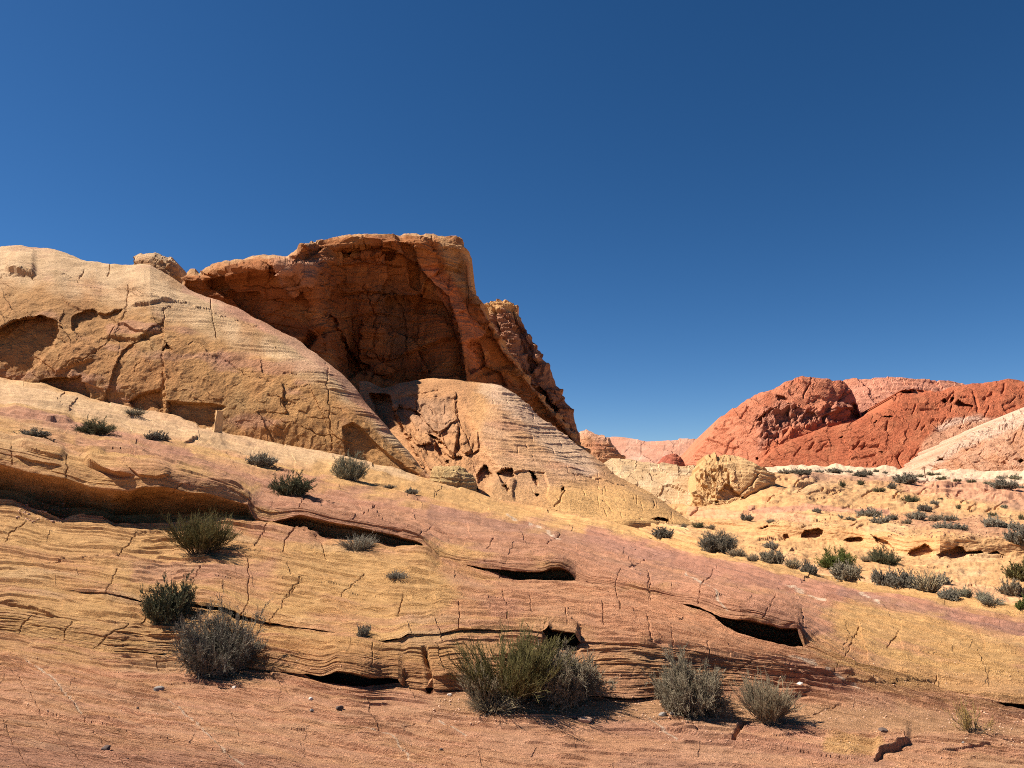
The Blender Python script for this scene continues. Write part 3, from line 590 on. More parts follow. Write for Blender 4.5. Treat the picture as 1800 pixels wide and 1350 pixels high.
for q, h in [([(10, 480), (40, 484), (65, 488)], 12), ([(225, 540), (285, 530), (310, 535)], 4), ([(180, 588), (240, 596), (286, 580)], 5), ([(95, 660), (130, 642), (168, 630)], 6)]:
    s.ledge(q, h, 30, 2, under=3)
for k in range(24):
    cx = rng.uniform(-40, 640); a0 = np.interp(cx, xs, dsil); a1 = np.interp(cx, xs, dbas); cy = lerp(a0, a1, rng.uniform(.1, .95)); L = rng.uniform(8, 40); a = rng.uniform(-.2, .9)
    s.crack([(cx, cy), (cx + L * .5, cy + L * .4 * math.sin(a)), (cx + L, cy + L * math.sin(a))], 0.7, rng.uniform(1, 2.5), 4, seed=k)
MPP = s.D / FPX
top = ss(0, 1, (y - np.interp(x, xs, dsil)) / np.clip(np.interp(x, xs, dbas) - np.interp(x, xs, dsil), 12, None))
P = s.points(); zz = P[..., 2] + .05 * P[..., 0]
lay = fbm(P[..., 0] * .25, zz * 4.5 + .6 * fbm(P[..., 0] * .2, zz, o=2), P[..., 1] * .25, o=3, seed=71)
fc = facets(x, y - .4 * x, 95, 60, 811) * 2.6 * ss(.12, .4, top) + facets(x, y, 26, 20, 812) * .9 * ss(.2, .5, top)
s1, c1 = saw(P[..., 0] * 26, -zz * 32 + 10 * fbm(P[..., 0] * .2, zz, o=2, seed=77), 9, .012, 76); s2, c2 = saw(P[..., 0] * 26, -zz * 32, 4.5, .02, 78)
up_ = (1 - ss(.08, .34, top)) * ss(.0, .06, top); gz = ss(.12, .4, top)
s.nd = MPP * (fc + fbm(P[..., 0] * .3, P[..., 1] * .3, P[..., 2] * .3, o=4, seed=70) * 10 + gz * fbm(P[..., 0] * 1.6, P[..., 1] * 1.6, P[..., 2] * 1.2, o=4, seed=69) * 4.0 - gz * np.abs(fbm(P[..., 0] * .8, P[..., 1] * .8, P[..., 2] * .6, o=4, seed=68)) * 7 + (s1 * 2.4 + s2 * 1.4) * (.1 + up_))
s.fill((.39, .20, .076)); s.tint(CRM, (1 - ss(.08, .3, top + .12 * fbm(x * .02, y * .03, o=3, seed=72))) * .75)
s.tint((.40, .185, .07), ss(-.1, .5, fbm(x * .01, y * .01, o=4, seed=73)) * .7); s.tint((.38, .23, .10), ss(.1, .5, fbm(x * .012, y * .009, o=4, seed=74)) * .6)
s.tint((.40, .2, .13), ss(.15, .5, fbm(x * .008, zz * .9, o=4, seed=75)) * .6)
s.band(PUR, [(330, 505), (430, 550), (520, 600), (600, 665), (680, 750)], 14, .55, .8); s.band(PUR, [(390, 625), (480, 645), (560, 650)], 14, .45, .8); s.band(PUR, [(195, 580), (240, 575), (270, 580)], 12, .45, .8)
o = s.build('sandstone_dome', M_dome, post=backs(22)); tag(o, 'broad tan sandstone dome with pale layered top rising at the left', 'rock dome')
dome = s

# ---- great butte
xs = np.unique(np.concatenate([np.arange(318, 1070, 6), np.arange(800, 860, 1.5)])).astype(float)
bsil = I(xs, (318, 520), (322, 498), (326, 482), (340, 478), (352, 484), (357, 478), (362, 472), (380, 465), (420, 462), (455, 452), (490, 453), (505, 455), (512, 448), (520, 438), (535, 425), (560, 418), (590, 415), (640, 410), (690, 409), (705, 413), (713, 410), (730, 411), (770, 413), (800, 418), (806, 423), (812, 438), (819, 452), (822, 462), (823, 492), (830, 505), (840, 520), (852, 540), (860, 560), (868, 575), (875, 590), (883, 605), (905, 630), (925, 660), (948, 690), (968, 715), (985, 735), (1000, 755), (1012, 775), (1025, 790), (1070, 830))
bbas = I(xs, (318, 560), (400, 600), (500, 650), (560, 700), (600, 760), (640, 800), (690, 790), (730, 740), (830, 720), (900, 750), (960, 790), (1070, 850))
def bf(t):
    c = 545 + 85 * t; k = ss(c - 22, c + 22, xs)
    left = I(xs, (318, 44), (400, 41.5), (480, 40), (660, 40)); right = I(xs, (500, 46.5), (700, 47.5), (740, 47.2), (780, 47.3), (815, 47.8), (830, 48.3), (900, 51.5), (1000, 55), (1070, 57))
    pan = np.exp(-((xs - 790) / 42) ** 4)
    return lerp(left, right, k) + pan * lerp(1.5, -2.4, t)
bfd = bf(0.0)
bsd = bfd + I(xs, (318, 3), (500, 7), (700, 7), (800, 4), (825, 1.5), (1000, 2), (1070, .5))
# wall overhangs slightly: its brow stands before its foot
brw = I(xs, (318, 8), (345, 10), (370, 18), (450, 18), (500, 14), (520, 14), (560, 16), (700, 18), (790, 16), (825, 10), (1070, 6))
L = [under(bbas, bf(1.0) + 1.5, xs), np.stack([xs, bbas, bf(1.0) + 1.2], -1), np.stack([xs, lerp(bsil, bbas, .6), bf(.6) + I(xs, (318, .3), (560, 1.2), (720, 1.2), (790, .6), (830, .6), (1070, .3))], -1),
     np.stack([xs, lerp(bsil, bbas, .28), bf(.28) + I(xs, (318, 0), (560, .6), (720, .6), (800, .6), (1070, .6))], -1), np.stack([xs, bsil + brw, bfd - .2], -1),
     np.stack([xs, bsil + brw * .35, bfd + .9], -1), np.stack([xs, bsil, bsd], -1)]
s = form(L, 318, 1068, maxrows=150)
x, y = s.PX, s.PY
s.inset([(565, 540), (560, 500), (575, 455), (600, 440), (700, 445), (735, 470), (760, 500), (785, 520), (800, 560), (812, 620), (818, 668), (700, 690), (620, 660), (590, 600)], 1.1, 4, 6)
s.inset([(680, 525), (740, 520), (775, 530), (795, 560), (810, 610), (817, 664), (760, 672), (745, 640), (720, 600), (690, 580)], 1.2, 1.2, .8)
s.inset([(700, 425), (722, 430), (735, 470), (735, 510), (722, 500), (718, 460)], .7, 4, 2)
s.inset([(555, 560), (575, 520), (600, 590), (640, 660), (600, 650)], 1.2, 3, 5); s.inset([(360, 500), (420, 480), (520, 480), (545, 520), (560, 580), (540, 620), (450, 560)], 1.0, 6, 4)
s.inset([(478, 464), (510, 457), (545, 468), (562, 470), (550, 500), (515, 517), (500, 490)], -1.2, 2, 3); s.inset([(355, 480), (400, 470), (470, 470), (480, 485), (400, 492)], -.8, 2, 3); s.inset([(640, 560), (690, 590), (680, 650), (630, 640)], -.8, 2, 5); s.inset([(740, 475), (775, 470), (800, 505), (792, 525), (760, 500)], -.5, 2, 3)
s.inset([(818, 610), (850, 605), (860, 640), (824, 660)], .8, 3, 2); s.inset([(850, 640), (880, 655), (895, 690), (860, 670)], .6, 5, 2)
s.inset([(520, 430), (545, 440), (640, 430), (700, 440), (690, 455), (600, 448), (560, 470), (520, 462)], .8, 4, 4)
for q in [[(725, 430), (732, 470), (735, 500)], [(560, 480), (572, 540), (600, 600), (640, 660)], [(600, 450), (700, 470)], [(640, 500), (660, 560), (655, 620), (690, 650)], [(580, 520), (690, 515), (720, 530)], [(790, 530), (808, 590), (818, 660)], [(690, 510), (710, 560), (718, 630)],
          [(620, 560), (625, 610), (615, 640)], [(430, 500), (520, 510), (560, 500)], [(820, 600), (870, 640), (900, 680)], [(640, 415), (645, 440)], [(760, 415), (765, 435)]]:
    s.crack(q, 1.2, 5, 6)
for q, h in [([(540, 470), (640, 462), (720, 470)], 7), ([(560, 520), (640, 512), (700, 518)], 8), ([(360, 480), (440, 474), (520, 480)], 9), ([(740, 470), (780, 466), (815, 475)], 7), ([(590, 560), (660, 550), (720, 560)], 5), ([(815, 600), (850, 598)], 9)]:
    s.ledge(q, h, 26, 2, under=3)
MPP = s.D / FPX; P = s.points(); zz = P[..., 2] + .08 * P[..., 0] + .5 * fbm(P[..., 0] * .15, P[..., 2] * .2, o=2, seed=80)
lay = fbm(P[..., 0] * .12, zz * 2.4, P[..., 1] * .12, o=4, seed=81)
top = (y - np.interp(x, xs, bsil))
fc = facets(x, y + .3 * x, 95, 70, 801, 1.3) * 13 + facets(x + .2 * y, y, 30, 24, 802) * 3.5
fc = fc * ss(6, 30, top) + ss(4, 14, top) * 0
s1, c1 = saw(x, -zz * 24, 14, .01, 83); s2, c2 = saw(x, -zz * 24, 6, .02, 88)
s.nd = MPP * (fc + fbm(P[..., 0] * .25, P[..., 1] * .25, P[..., 2] * .25, o=5, seed=82) * 9 - np.abs(fbm(P[..., 0] * .5, P[..., 1] * .5, P[..., 2] * .3, o=4, seed=79)) * 10 + (s1 * 6 + s2 * 3) * (.6 + .8 * (1 - ss(5, 40, top))))
s.nd *= 1 - .75 * np.exp(-(seg_dist(x, y, [(738, 468), (775, 510), (795, 555), (812, 620), (819, 670)]) / 13) ** 2)
jag = np.exp(-np.clip(top, 0, None) / 6.0); s.nd += MPP * jag * (3.5 * fbm(x * .02, y * .12, o=4, seed=84) + 1.2 * np.sign(vnoise(x * .06, y * .02, seed=85)) * ss(.1, .3, np.abs(vnoise(x * .06, y * .02, seed=85))))
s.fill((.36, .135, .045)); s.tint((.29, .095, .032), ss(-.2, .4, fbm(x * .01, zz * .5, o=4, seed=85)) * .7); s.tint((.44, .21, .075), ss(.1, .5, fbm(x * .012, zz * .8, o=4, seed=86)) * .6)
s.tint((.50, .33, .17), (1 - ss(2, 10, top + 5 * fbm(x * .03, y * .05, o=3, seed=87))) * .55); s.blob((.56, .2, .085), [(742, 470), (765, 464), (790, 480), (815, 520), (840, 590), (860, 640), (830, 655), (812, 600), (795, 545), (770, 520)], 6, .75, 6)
s.blob((.46, .24, .15), [(480, 460), (520, 455), (560, 465), (545, 500), (515, 515), (490, 485)], 8, .6, 6); s.blob((.46, .29, .14), [(770, 415), (822, 440), (818, 490), (850, 545), (820, 520), (780, 460)], 6, .6, 5)
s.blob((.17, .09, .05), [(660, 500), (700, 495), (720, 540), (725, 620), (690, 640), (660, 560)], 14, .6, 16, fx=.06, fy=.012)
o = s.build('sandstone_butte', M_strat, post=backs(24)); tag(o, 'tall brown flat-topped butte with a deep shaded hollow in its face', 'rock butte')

# ---- knob between dome and butte, small crag on the dome's back
def small_form(name, sil, base, d, thick, bulge, col, label, cat, mat, step=1.75, amp=8, seed=1, xr=None, fr=(0, .3, .6, .85, 1), ks=(0, .1, .3, .6, 1), after=None, low=-3.3, lay_f=2.5, group=None, dz=20):
    a = np.array(sil, float); x0, x1 = a[0, 0], a[-1, 0]
    xs = np.unique(np.concatenate([np.arange(x0, x1, max(2, (x1 - x0) / 80)), a[:, 0]]))
    sy = np.interp(xs, a[:, 0], a[:, 1]); bb = np.array(base, float); by = np.maximum(np.interp(xs, bb[:, 0], bb[:, 1]), sy + 1.0)
    u = (xs - x0) / (x1 - x0) * 2 - 1; rd = bulge * (1 - np.sqrt(np.clip(1 - (u * .97) ** 2, 0, 1)))
    bd = d + rd; 
    s = form([under(by, bd + .5, xs, dz)] + prof(by, sy, bd, bd + thick * .5 * np.clip((by - sy) / np.max(by - sy), .05, 1), fr, ks, xs), x0, x1, step, inner=(x0, x1), maxrows=90)
    x, y = s.PX, s.PY; MPP = s.D / FPX; P = s.points(); k = FPX / d * .012
    zz = P[..., 2] + .06 * P[..., 0]
    ypx = -zz * FPX / d
    s1, c1 = saw(x, ypx + 5 * fbm(x * .01, y * .02, o=2, seed=seed), 10 / lay_f * 2.5, .02, seed + 5); s2, c2 = saw(x, ypx, 4.5, .03, seed + 6)
    s.nd = MPP * (facets(x, y - .3 * x, 34, 22, seed) * amp * .45 + facets(x, y, 13, 10, seed + 1) * amp * .18 + fbm(P[..., 0] * k, P[..., 1] * k, P[..., 2] * k, o=5, seed=seed) * amp - np.abs(fbm(P[..., 0] * k * 3, P[..., 1] * k * 3, P[..., 2] * k * 2, o=4, seed=seed + 3)) * amp * .6 + (s1 * .4 + s2 * .2) * amp)
    s.fill(col[0]); s.tint(col[1], ss(-.1, .45, fbm(x * .03, y * .05, o=4, seed=seed + 9)))
    if len(col) > 2: s.tint(col[2], (1 - ss(.0, .35, (y - np.interp(x, xs, sy)) / np.clip(np.interp(x, xs, by - sy), 4, None) + .1 * fbm(x * .05, y * .05, o=3, seed=seed))) * .7)
    if after: after(s)
    o = s.build(name, mat, post=backs(thick, low)); tag(o, label, cat, group); s.obj = o
    return s
small_form('rock_crag', [(226, 468), (236, 455), (243, 447), (258, 444), (272, 443), (285, 447), (296, 451), (301, 450), (308, 458), (313, 468), (318, 482), (322, 500)], [(226, 500), (262, 500), (322, 530)], 46, 6, 2, [(.36, .19, .085), (.42, .25, .12), CRM],
    'small brown crag peeking over the shoulder of the tan dome', 'rock crag', M_strat, amp=7, seed=101)

# ---- fin behind the butte
def fin_after(s):
    x, y = s.PX, s.PY
    s.inset([(950, 680), (962, 690), (985, 725), (1004, 765), (998, 770), (975, 735)], 2.5, 3, 2)
    s.inset([(905, 560), (925, 590), (945, 640), (930, 650), (910, 610)], .9, 5, 4)
    for q in [[(870, 545), (880, 600), (905, 650)], [(900, 545), (915, 600), (940, 660), (970, 720)], [(890, 560), (910, 575)], [(930, 650), (950, 640)]]: s.crack(q, 2, 9, 4)
    for k in range(40):
        cx = rng.uniform(860, 990); cy = rng.uniform(540, 770); s.ledge([(cx, cy), (cx + 12, cy + 3), (cx + 26, cy + 7)], rng.uniform(4, 9), 7, 1, under=3, seed=k)
    s.blob(YEL, [(850, 545), (860, 528), (885, 524), (905, 535), (918, 565), (905, 560), (885, 545), (862, 555)], 6, .8, 5)
small_form('rock_fin', [(842, 548), (850, 540), (855, 533), (862, 528), (870, 525), (878, 524), (886, 527), (900, 535), (908, 542), (914, 556), (922, 575), (935, 600), (950, 625), (965, 655), (980, 685), (992, 702), (1002, 722), (1004, 733), (1010, 748), (1016, 765), (1024, 786), (1034, 800), (1060, 830)],
    [(842, 700), (900, 780), (1000, 840), (1060, 850)], 68, 9, 5, [(.34, .16, .09), (.27, .125, .07)], 'steep purplish brown fin with a yellow tip behind the butte', 'rock fin', M_strat, amp=11, seed=111, after=fin_after, lay_f=3.5, fr=(0, .3, .6, .9, 1), ks=(0, .12, .3, .7, 1))

# ---- pale striped buttress
xs = np.unique(np.concatenate([np.arange(630, 1240, 6)])).astype(float)
tsil = I(xs, (620, 672), (650, 674), (672, 681), (690, 677), (700, 673), (730, 668), (760, 664), (800, 667), (840, 671), (868, 672), (880, 676), (900, 690), (930, 712), (965, 743), (1000, 770), (1035, 800), (1080, 830), (1130, 860), (1180, 890), (1215, 914), (1240, 922))
tbas = I(xs, (630, 800), (660, 800), (690, 815), (730, 845), (755, 862), (800, 868), (850, 880), (900, 895), (960, 903), (1050, 918), (1120, 918), (1215, 922), (1240, 926))
tbd = I(xs, (630, 38), (690, 33), (740, 29.5), (800, 27.5), (850, 26.8), (1000, 25), (1100, 25), (1215, 26.5), (1240, 26.5)); tsd = I(xs, (630, 42), (700, 42), (760, 41.5), (870, 41), (1000, 38.5), (1100, 34), (1180, 30.5), (1215, 28.5), (1240, 27.2))
s = form([under(tbas, tbd, xs, 25)] + prof(tbas, tsil, tbd, tsd, [0, .16, .4, .65, .85, .95, 1], [0, .10, .3, .52, .74, .88, 1.0], xs), 632, 1238, 1.1, maxrows=180)
x, y = s.PX, s.PY
lf = [(690, 700), (720, 690), (800, 700), (830, 740), (850, 790), (880, 830), (855, 870), (770, 850), (730, 800), (700, 750)]
s.inset(lf, .9, 14, 6); s.inset([(650, 690), (684, 694), (700, 735), (724, 780), (748, 832), (735, 845), (690, 800), (666, 740)], 2.0, 4, 3)
s.scoop([(698, 713), (727, 718), (744, 733), (740, 753), (722, 752), (704, 745), (695, 727)], .8, 3, wob=3)
s.scoop([(742, 758), (767, 767), (784, 784), (780, 802), (815, 802), (813, 815), (793, 813), (775, 798), (755, 771)], .9, 3, wob=3)
s.inset([(804, 750), (802, 784), (798, 802), (778, 795), (771, 785), (793, 768)], -.5, 2, 2); s.inset([(714, 751), (755, 758), (758, 780), (733, 784), (716, 762)], -.5, 2, 2)
s.inset([(812, 752), (840, 760), (842, 790), (818, 800), (808, 790)], -.35, 2, 2); s.inset([(735, 690), (800, 690), (806, 740), (770, 765), (742, 735)], -.35, 2, 3); s.inset([(735, 790), (765, 795), (790, 818), (780, 835), (752, 822)], -.4, 2, 2)
s.scoop([(838, 836), (850, 815), (858, 820), (868, 838), (856, 846), (848, 852), (838, 848)], .8, 3, wob=3); s.scoop([(872, 832), (888, 822), (903, 824), (904, 840), (896, 846), (890, 862), (880, 850)], .8, 3, wob=3); s.inset([(900, 830), (960, 828), (965, 880), (905, 880)], .3, 4, 6)
s.scoop([(930, 826), (940, 832), (948, 848), (945, 856), (935, 840)], 1.0, 2); 0; s.scoop([(940, 868), (948, 866), (950, 873), (943, 872)], .7, 2); s.scoop([(985, 856), (992, 853), (995, 862), (986, 868)], .8, 2)
s.scoop([(880, 855), (888, 850), (898, 862), (892, 866)], .8, 2)
s.scoop([(960, 900), (975, 896), (992, 899), (985, 905)], .5, 2); s.scoop([(1140, 915), (1155, 908), (1172, 910), (1180, 918), (1160, 920)], .8, 2)
0
for q in [[(800, 700), (805, 740), (830, 790)], [(806, 755), (806, 790), (800, 800)], [(720, 700), (735, 690), (770, 685)], [(690, 720), (720, 760), (760, 800)], [(975, 885), (985, 880), (992, 862), (990, 852)], [(735, 700), (732, 730)],
           [(1060, 880), (1080, 900)], [(1100, 905), (1130, 915)], [(1000, 832), (1040, 838), (1100, 850)]]:
    s.crack(q, .9, 3.5, 3.5)
rr = random.Random(8)
for k in range(36):
    t = rr.random(); cx = 860 + 330 * t; a0 = np.interp(cx, xs, tsil); cy = lerp(a0 + 4, np.interp(cx, xs, tbas), rr.random() * .8); L = rr.uniform(6, 16)
    s.crack([(cx, cy), (cx + rr.uniform(0, 5), cy + L)], .7, rr.uniform(1, 2), 2, seed=k)
MPP = s.D / FPX; P = s.points()
wq = y - .10 * (x - 900) + 7 * fbm(x * .006, y * .008, o=2, seed=90)
strat = ss(835, 855, x + .25 * (y - 760)) * (1 - ss(1000, 1100, x)) * (1 - ss(838, 868, y))
s1, c1 = saw(x, wq, 6.4, .012, 91, -.3, .2); s2, c2 = saw(x, wq, 4.2, .02, 92, -.2, .3)
s.nd = MPP * (fbm(P[..., 0] * .4, P[..., 1] * .4, P[..., 2] * .4, o=5, seed=93) * 9 + (s1 * 1.3 + s2 * 1.1) * (.3 + .9 * strat))
s.nd += MPP * ss(0, 30, poly_sd(x, y, lf)) * (fbm(x * .035, y * .03, o=4, seed=94) * 8 + facets(x, y - .3 * x, 46, 40, 821) * 5.5 + facets(x, y, 20, 17, 822) * 1.8)
s.fill((.55, .29, .125)); s.tint((.57, .335, .2), strat * (.5 + .5 * fbm(x * .01, wq * .03, o=3, seed=95))); s.tint((.54, .28, .16), strat * ss(0, .45, fbm(x * .008, wq * .05, o=3, seed=96)) * .8)
s.band(WHT, [(860, 680), (920, 720), (980, 775), (1030, 820)], 26, .4, .7); s.blob((.45, .225, .105), [(620, 660), (700, 664), (790, 662), (838, 672)] + lf[3:-2] + [(740, 845), (620, 845)], 14, .85, 12); s.blob((.45, .25, .12), [(850, 825), (950, 825), (965, 880), (900, 890), (850, 870)], 12, .6, 10)  # brown left face; its blob also paints shade over the left sliver
s.blob((.36, .21, .13), [(700, 705), (790, 700), (800, 760), (760, 765), (700, 730)], 10, .6, 10); s.tint(YEL, ss(835, 875, y + .0 * x) * ss(940, 1000, x) * .8)
s.blob((.33, .19, .1), [(1040, 800), (1080, 830), (1215, 912), (1160, 895), (1100, 860), (1050, 825)], 6, .5, 6)
o = s.build('sandstone_buttress', M_strat, post=backs(14)); tag(o, 'pale pink and cream striped buttress sloping down below the butte', 'rock buttress')
# low yellow boulder at the chasm mouth
small_form('rounded_boulder', [(752, 850), (756, 832), (762, 822), (775, 819), (790, 822), (805, 821), (818, 826), (830, 834), (837, 843), (840, 855)], [(752, 846), (780, 856), (810, 866), (840, 868)], 26.0, 2.2, .7, [(.53, .35, .16), (.47, .29, .13)],
    'low rounded yellow boulder at the foot of the shaded cleft', 'boulder', M_strat, amp=5, seed=121, low=.5, lay_f=4, dz=6)
# yellow boulder on the flat
def bld_after(s):
    s.scoop([(1262, 868), (1275, 850), (1284, 858), (1296, 868), (1310, 873), (1300, 881), (1285, 874), (1276, 882)], .4, 2, wob=5); s.scoop([(1240, 890), (1262, 880), (1262, 896), (1245, 898)], .4, 3, wob=4)
    s.crack([(1280, 835), (1284, 860), (1300, 872)], 2, 8); s.crack([(1335, 830), (1322, 850), (1300, 868)], 1.6, 5)
    x, y = s.PX, s.PY
    m = 1 - ss(1250, 1285, x + .3 * (y - 850)); s.nd += s.D / FPX * m * (6 * fbm(x * .06, y * .035, o=5, seed=7) + 7 * facets(x, y - .5 * x, 20, 26, 71) + 3 * facets(x, y, 9, 9, 72))
    s.tint((.42, .25, .11), m * .6)
small_form('yellow_boulder', [(1211, 894), (1216, 868), (1221, 845), (1226, 826), (1232, 815), (1240, 806), (1252, 800), (1265, 797), (1278, 798), (1292, 799), (1305, 804), (1318, 811), (1332, 818), (1345, 823), (1362, 832)], [(1211, 897), (1240, 897), (1270, 893), (1300, 880), (1330, 858), (1362, 842)], 35.5, 4.5, 1.6, [(.53, .325, .155), (.50, .29, .13)],
    'tall yellow boulder with a pitted left face standing on the flat', 'boulder', M_plain, amp=3.8, seed=131, after=bld_after, lay_f=4, fr=(0, .3, .6, .85, 1), ks=(0, .12, .35, .65, 1), dz=10)
# pale slab between buttress and boulder
small_form('pale_slab', [(1050, 822), (1075, 806), (1100, 807), (1140, 812), (1190, 818), (1230, 819), (1270, 822)], [(1050, 900), (1270, 905)], 36.5, 10, .6, [(.50, .325, .175), (.53, .37, .22)],
    'low cream slickrock slab between the buttress and the yellow boulder', 'rock slab', M_plain, amp=3.5, seed=141, fr=(0, .25, .5, .75, 1), ks=(0, .25, .5, .75, 1))
# little red outcrops in the gap
small_form('red_outcrop', [(1005, 800), (1016, 768), (1020, 757), (1032, 754), (1045, 760), (1062, 765), (1070, 772), (1075, 783), (1085, 792), (1094, 804), (1098, 812)], [(1005, 815), (1098, 815)], 95, 12, 6, [(.46, .22, .11), (.42, .17, .09), (.55, .3, .2)],
    'rounded reddish outcrop showing just right of the fin', 'rock outcrop', M_hill, amp=6, seed=151)
small_form('red_outcrop', [(1160, 816), (1166, 806), (1172, 799), (1180, 795), (1188, 797), (1197, 803), (1202, 812), (1204, 816)], [(1160, 818), (1204, 818)], 150, 8, 5, [(.36, .10, .06), (.42, .13, .07)],
    'little dark red outcrop at the foot of the pink hill', 'rock outcrop', M_hill, amp=6, seed=161)

# ---- hills to the right
def cuts(ins=(), scp=(), crk=(), cols=(), n=0, box=None, rough=()):
    def f(s):
        for q, a_ in rough:
            m = ss(-6, 10, poly_sd(s.PX, s.PY, q)); s.nd += m * s.D / FPX * a_ * (.5 * fbm(s.PX * .05, s.PY * .07, o=5, seed=4) + .9 * facets(s.PX, s.PY + .5 * s.PX, 22, 17, 41) + .4 * facets(s.PX, s.PY, 9, 8, 42))
        for q, d_ in ins: s.inset(q, d_, 3, 3)
        for q, d_ in scp: s.scoop(q, d_, 2)
        for q in crk: s.crack(q, 1.4, 5, 2.5)
        for k in range(n):
            cx = rng.uniform(box[0], box[2]); cy = rng.uniform(box[1], box[3]); L = rng.uniform(5, 26); a = rng.uniform(-1.3, .1)
            s.crack([(cx, cy), (cx + L * math.cos(a) * .5, cy + L * .5 * math.sin(a)), (cx + L * math.cos(a), cy + L * math.sin(a))], 1.0, rng.uniform(2, 5), 2, seed=k)
        for c, q, so_, k in cols: s.blob(c, q, so_, k, 8)
    return f
small_form('red_rock_hill', [(1195, 820), (1210, 816), (1225, 795), (1240, 772), (1260, 738), (1280, 725), (1300, 714), (1333, 690), (1367, 680), (1380, 671), (1387, 668), (1400, 666), (1410, 662), (1420, 665), (1453, 664), (1463, 669), (1478, 667), (1486, 671), (1493, 682), (1503, 702), (1512, 720), (1520, 735), (1540, 770), (1560, 800)],
    [(1195, 826), (1560, 830)], 150, 60, 40, [(.47, .17, .092), (.43, .138, .07)], 'salmon pink domed hill with a broken brown scarp', 'rock hill', M_hill, amp=4.6, seed=171, fr=(0, .25, .5, .8, .95, 1), ks=(0, .2, .42, .7, .88, 1), lay_f=1.5,
    after=cuts(ins=[([(1330, 740), (1345, 726), (1372, 708), (1400, 718), (1430, 724), (1440, 735), (1425, 742), (1400, 750), (1385, 762), (1365, 778), (1345, 775), (1342, 745)], 1.6), ([(1442, 737), (1460, 722), (1480, 716), (1500, 718), (1516, 735), (1480, 742)], 1.8), ([(1494, 714), (1503, 708), (1516, 733), (1502, 736)], 4)],
        scp=[([(1330, 738), (1345, 722), (1346, 732), (1338, 750)], 2), ([(1362, 694), (1378, 694), (1388, 705), (1370, 702)], 2), ([(1327, 805), (1333, 803), (1334, 810)], 2)],
        rough=[([(1328, 738), (1372, 700), (1400, 714), (1430, 718), (1455, 704), (1500, 712), (1518, 737), (1440, 748), (1385, 766), (1370, 795), (1335, 790)], 10)],
        crk=[[(1426, 672), (1415, 690), (1413, 700)], [(1397, 715), (1400, 740)], [(1430, 705), (1436, 700)], [(1265, 820), (1280, 780), (1290, 770)], [(1480, 700), (1495, 690)]], n=40, box=(1225, 690, 1520, 815),
        cols=[((.34, .15, .10), [(1330, 735), (1372, 700), (1400, 716), (1440, 725), (1480, 700), (1500, 705), (1518, 735), (1440, 748), (1385, 765), (1370, 790), (1335, 790)], 8, .75), ((.44, .13, .06), [(1330, 830), (1345, 790), (1400, 750), (1520, 742), (1560, 830)], 8, .9)]))  # brown scarp, its shade worked into a darker colour
small_form('red_rock_hill', [(1440, 720), (1470, 680), (1484, 668), (1500, 666), (1530, 665), (1567, 663), (1600, 666), (1643, 667), (1650, 670), (1680, 671), (1693, 672), (1697, 677), (1730, 690), (1800, 720)], [(1440, 826), (1800, 826)], 215, 60, 20, [(.52, .225, .145), (.50, .2, .12)],
    'smooth pale pink ridge standing farthest back behind the red hills', 'rock hill', M_hill, amp=4.5, seed=181, fr=(0, .3, .6, .85, 1), ks=(0, .3, .55, .8, 1))
small_form('red_rock_hill', [(1325, 830), (1345, 805), (1365, 785), (1400, 768), (1450, 752), (1500, 741), (1518, 733), (1550, 718), (1567, 703), (1575, 692), (1583, 686), (1600, 684), (1625, 687), (1643, 690), (1683, 678), (1700, 676), (1750, 670), (1773, 667), (1800, 669), (1900, 672), (2100, 690), (2400, 740), (2600, 828)],
    [(1325, 832), (1700, 832), (2600, 836)], 138, 60, 12, [(.38, .11, .052), (.41, .135, .065)], 'deep red hill of smooth sloping rock with dark holes near its crest', 'rock hill', M_hill, amp=3.4, seed=191, fr=(0, .25, .5, .8, .95, 1), ks=(0, .2, .42, .7, .88, 1), lay_f=1.5,
    after=cuts(ins=[([(1568, 700), (1578, 686), (1610, 684), (1640, 688), (1620, 694), (1590, 694), (1575, 704)], 4)], scp=[([(1655, 705), (1660, 699), (1667, 703), (1662, 709)], 3), ([(1669, 704), (1675, 697), (1678, 703), (1672, 708)], 3), ([(1678, 710), (1684, 702), (1690, 706), (1700, 710), (1710, 712), (1712, 719), (1700, 716), (1685, 715)], 3), ([(1549, 734), (1556, 730), (1570, 732), (1569, 736), (1555, 737)], 3), ([(1535, 744), (1541, 740), (1540, 746)], 3), ([(1541, 795), (1550, 793), (1559, 795), (1550, 798)], 2), ([(1584, 690), (1592, 684), (1605, 690), (1595, 696)], 3), ([(1470, 770), (1482, 766), (1480, 770)], 2)],
        crk=[[(1578, 800), (1585, 822)], [(1560, 742), (1557, 755)], [(1500, 790), (1510, 775)], [(1620, 720), (1650, 717)], [(1710, 690), (1718, 710), (1720, 722)], [(1730, 700), (1745, 690)], [(1765, 675), (1763, 690)], [(1500, 783), (1540, 783), (1560, 790)]], n=70, box=(1380, 690, 1830, 825),
        cols=[((.52, .28, .17), [(1600, 825), (1630, 770), (1650, 745), (1700, 730), (1760, 735), (1780, 742), (1700, 760), (1650, 800), (1640, 830)], 7, .75), ((.60, .42, .32), [(1640, 752), (1680, 735), (1720, 730), (1765, 736), (1760, 740), (1700, 740), (1650, 758)], 4, .6)]))
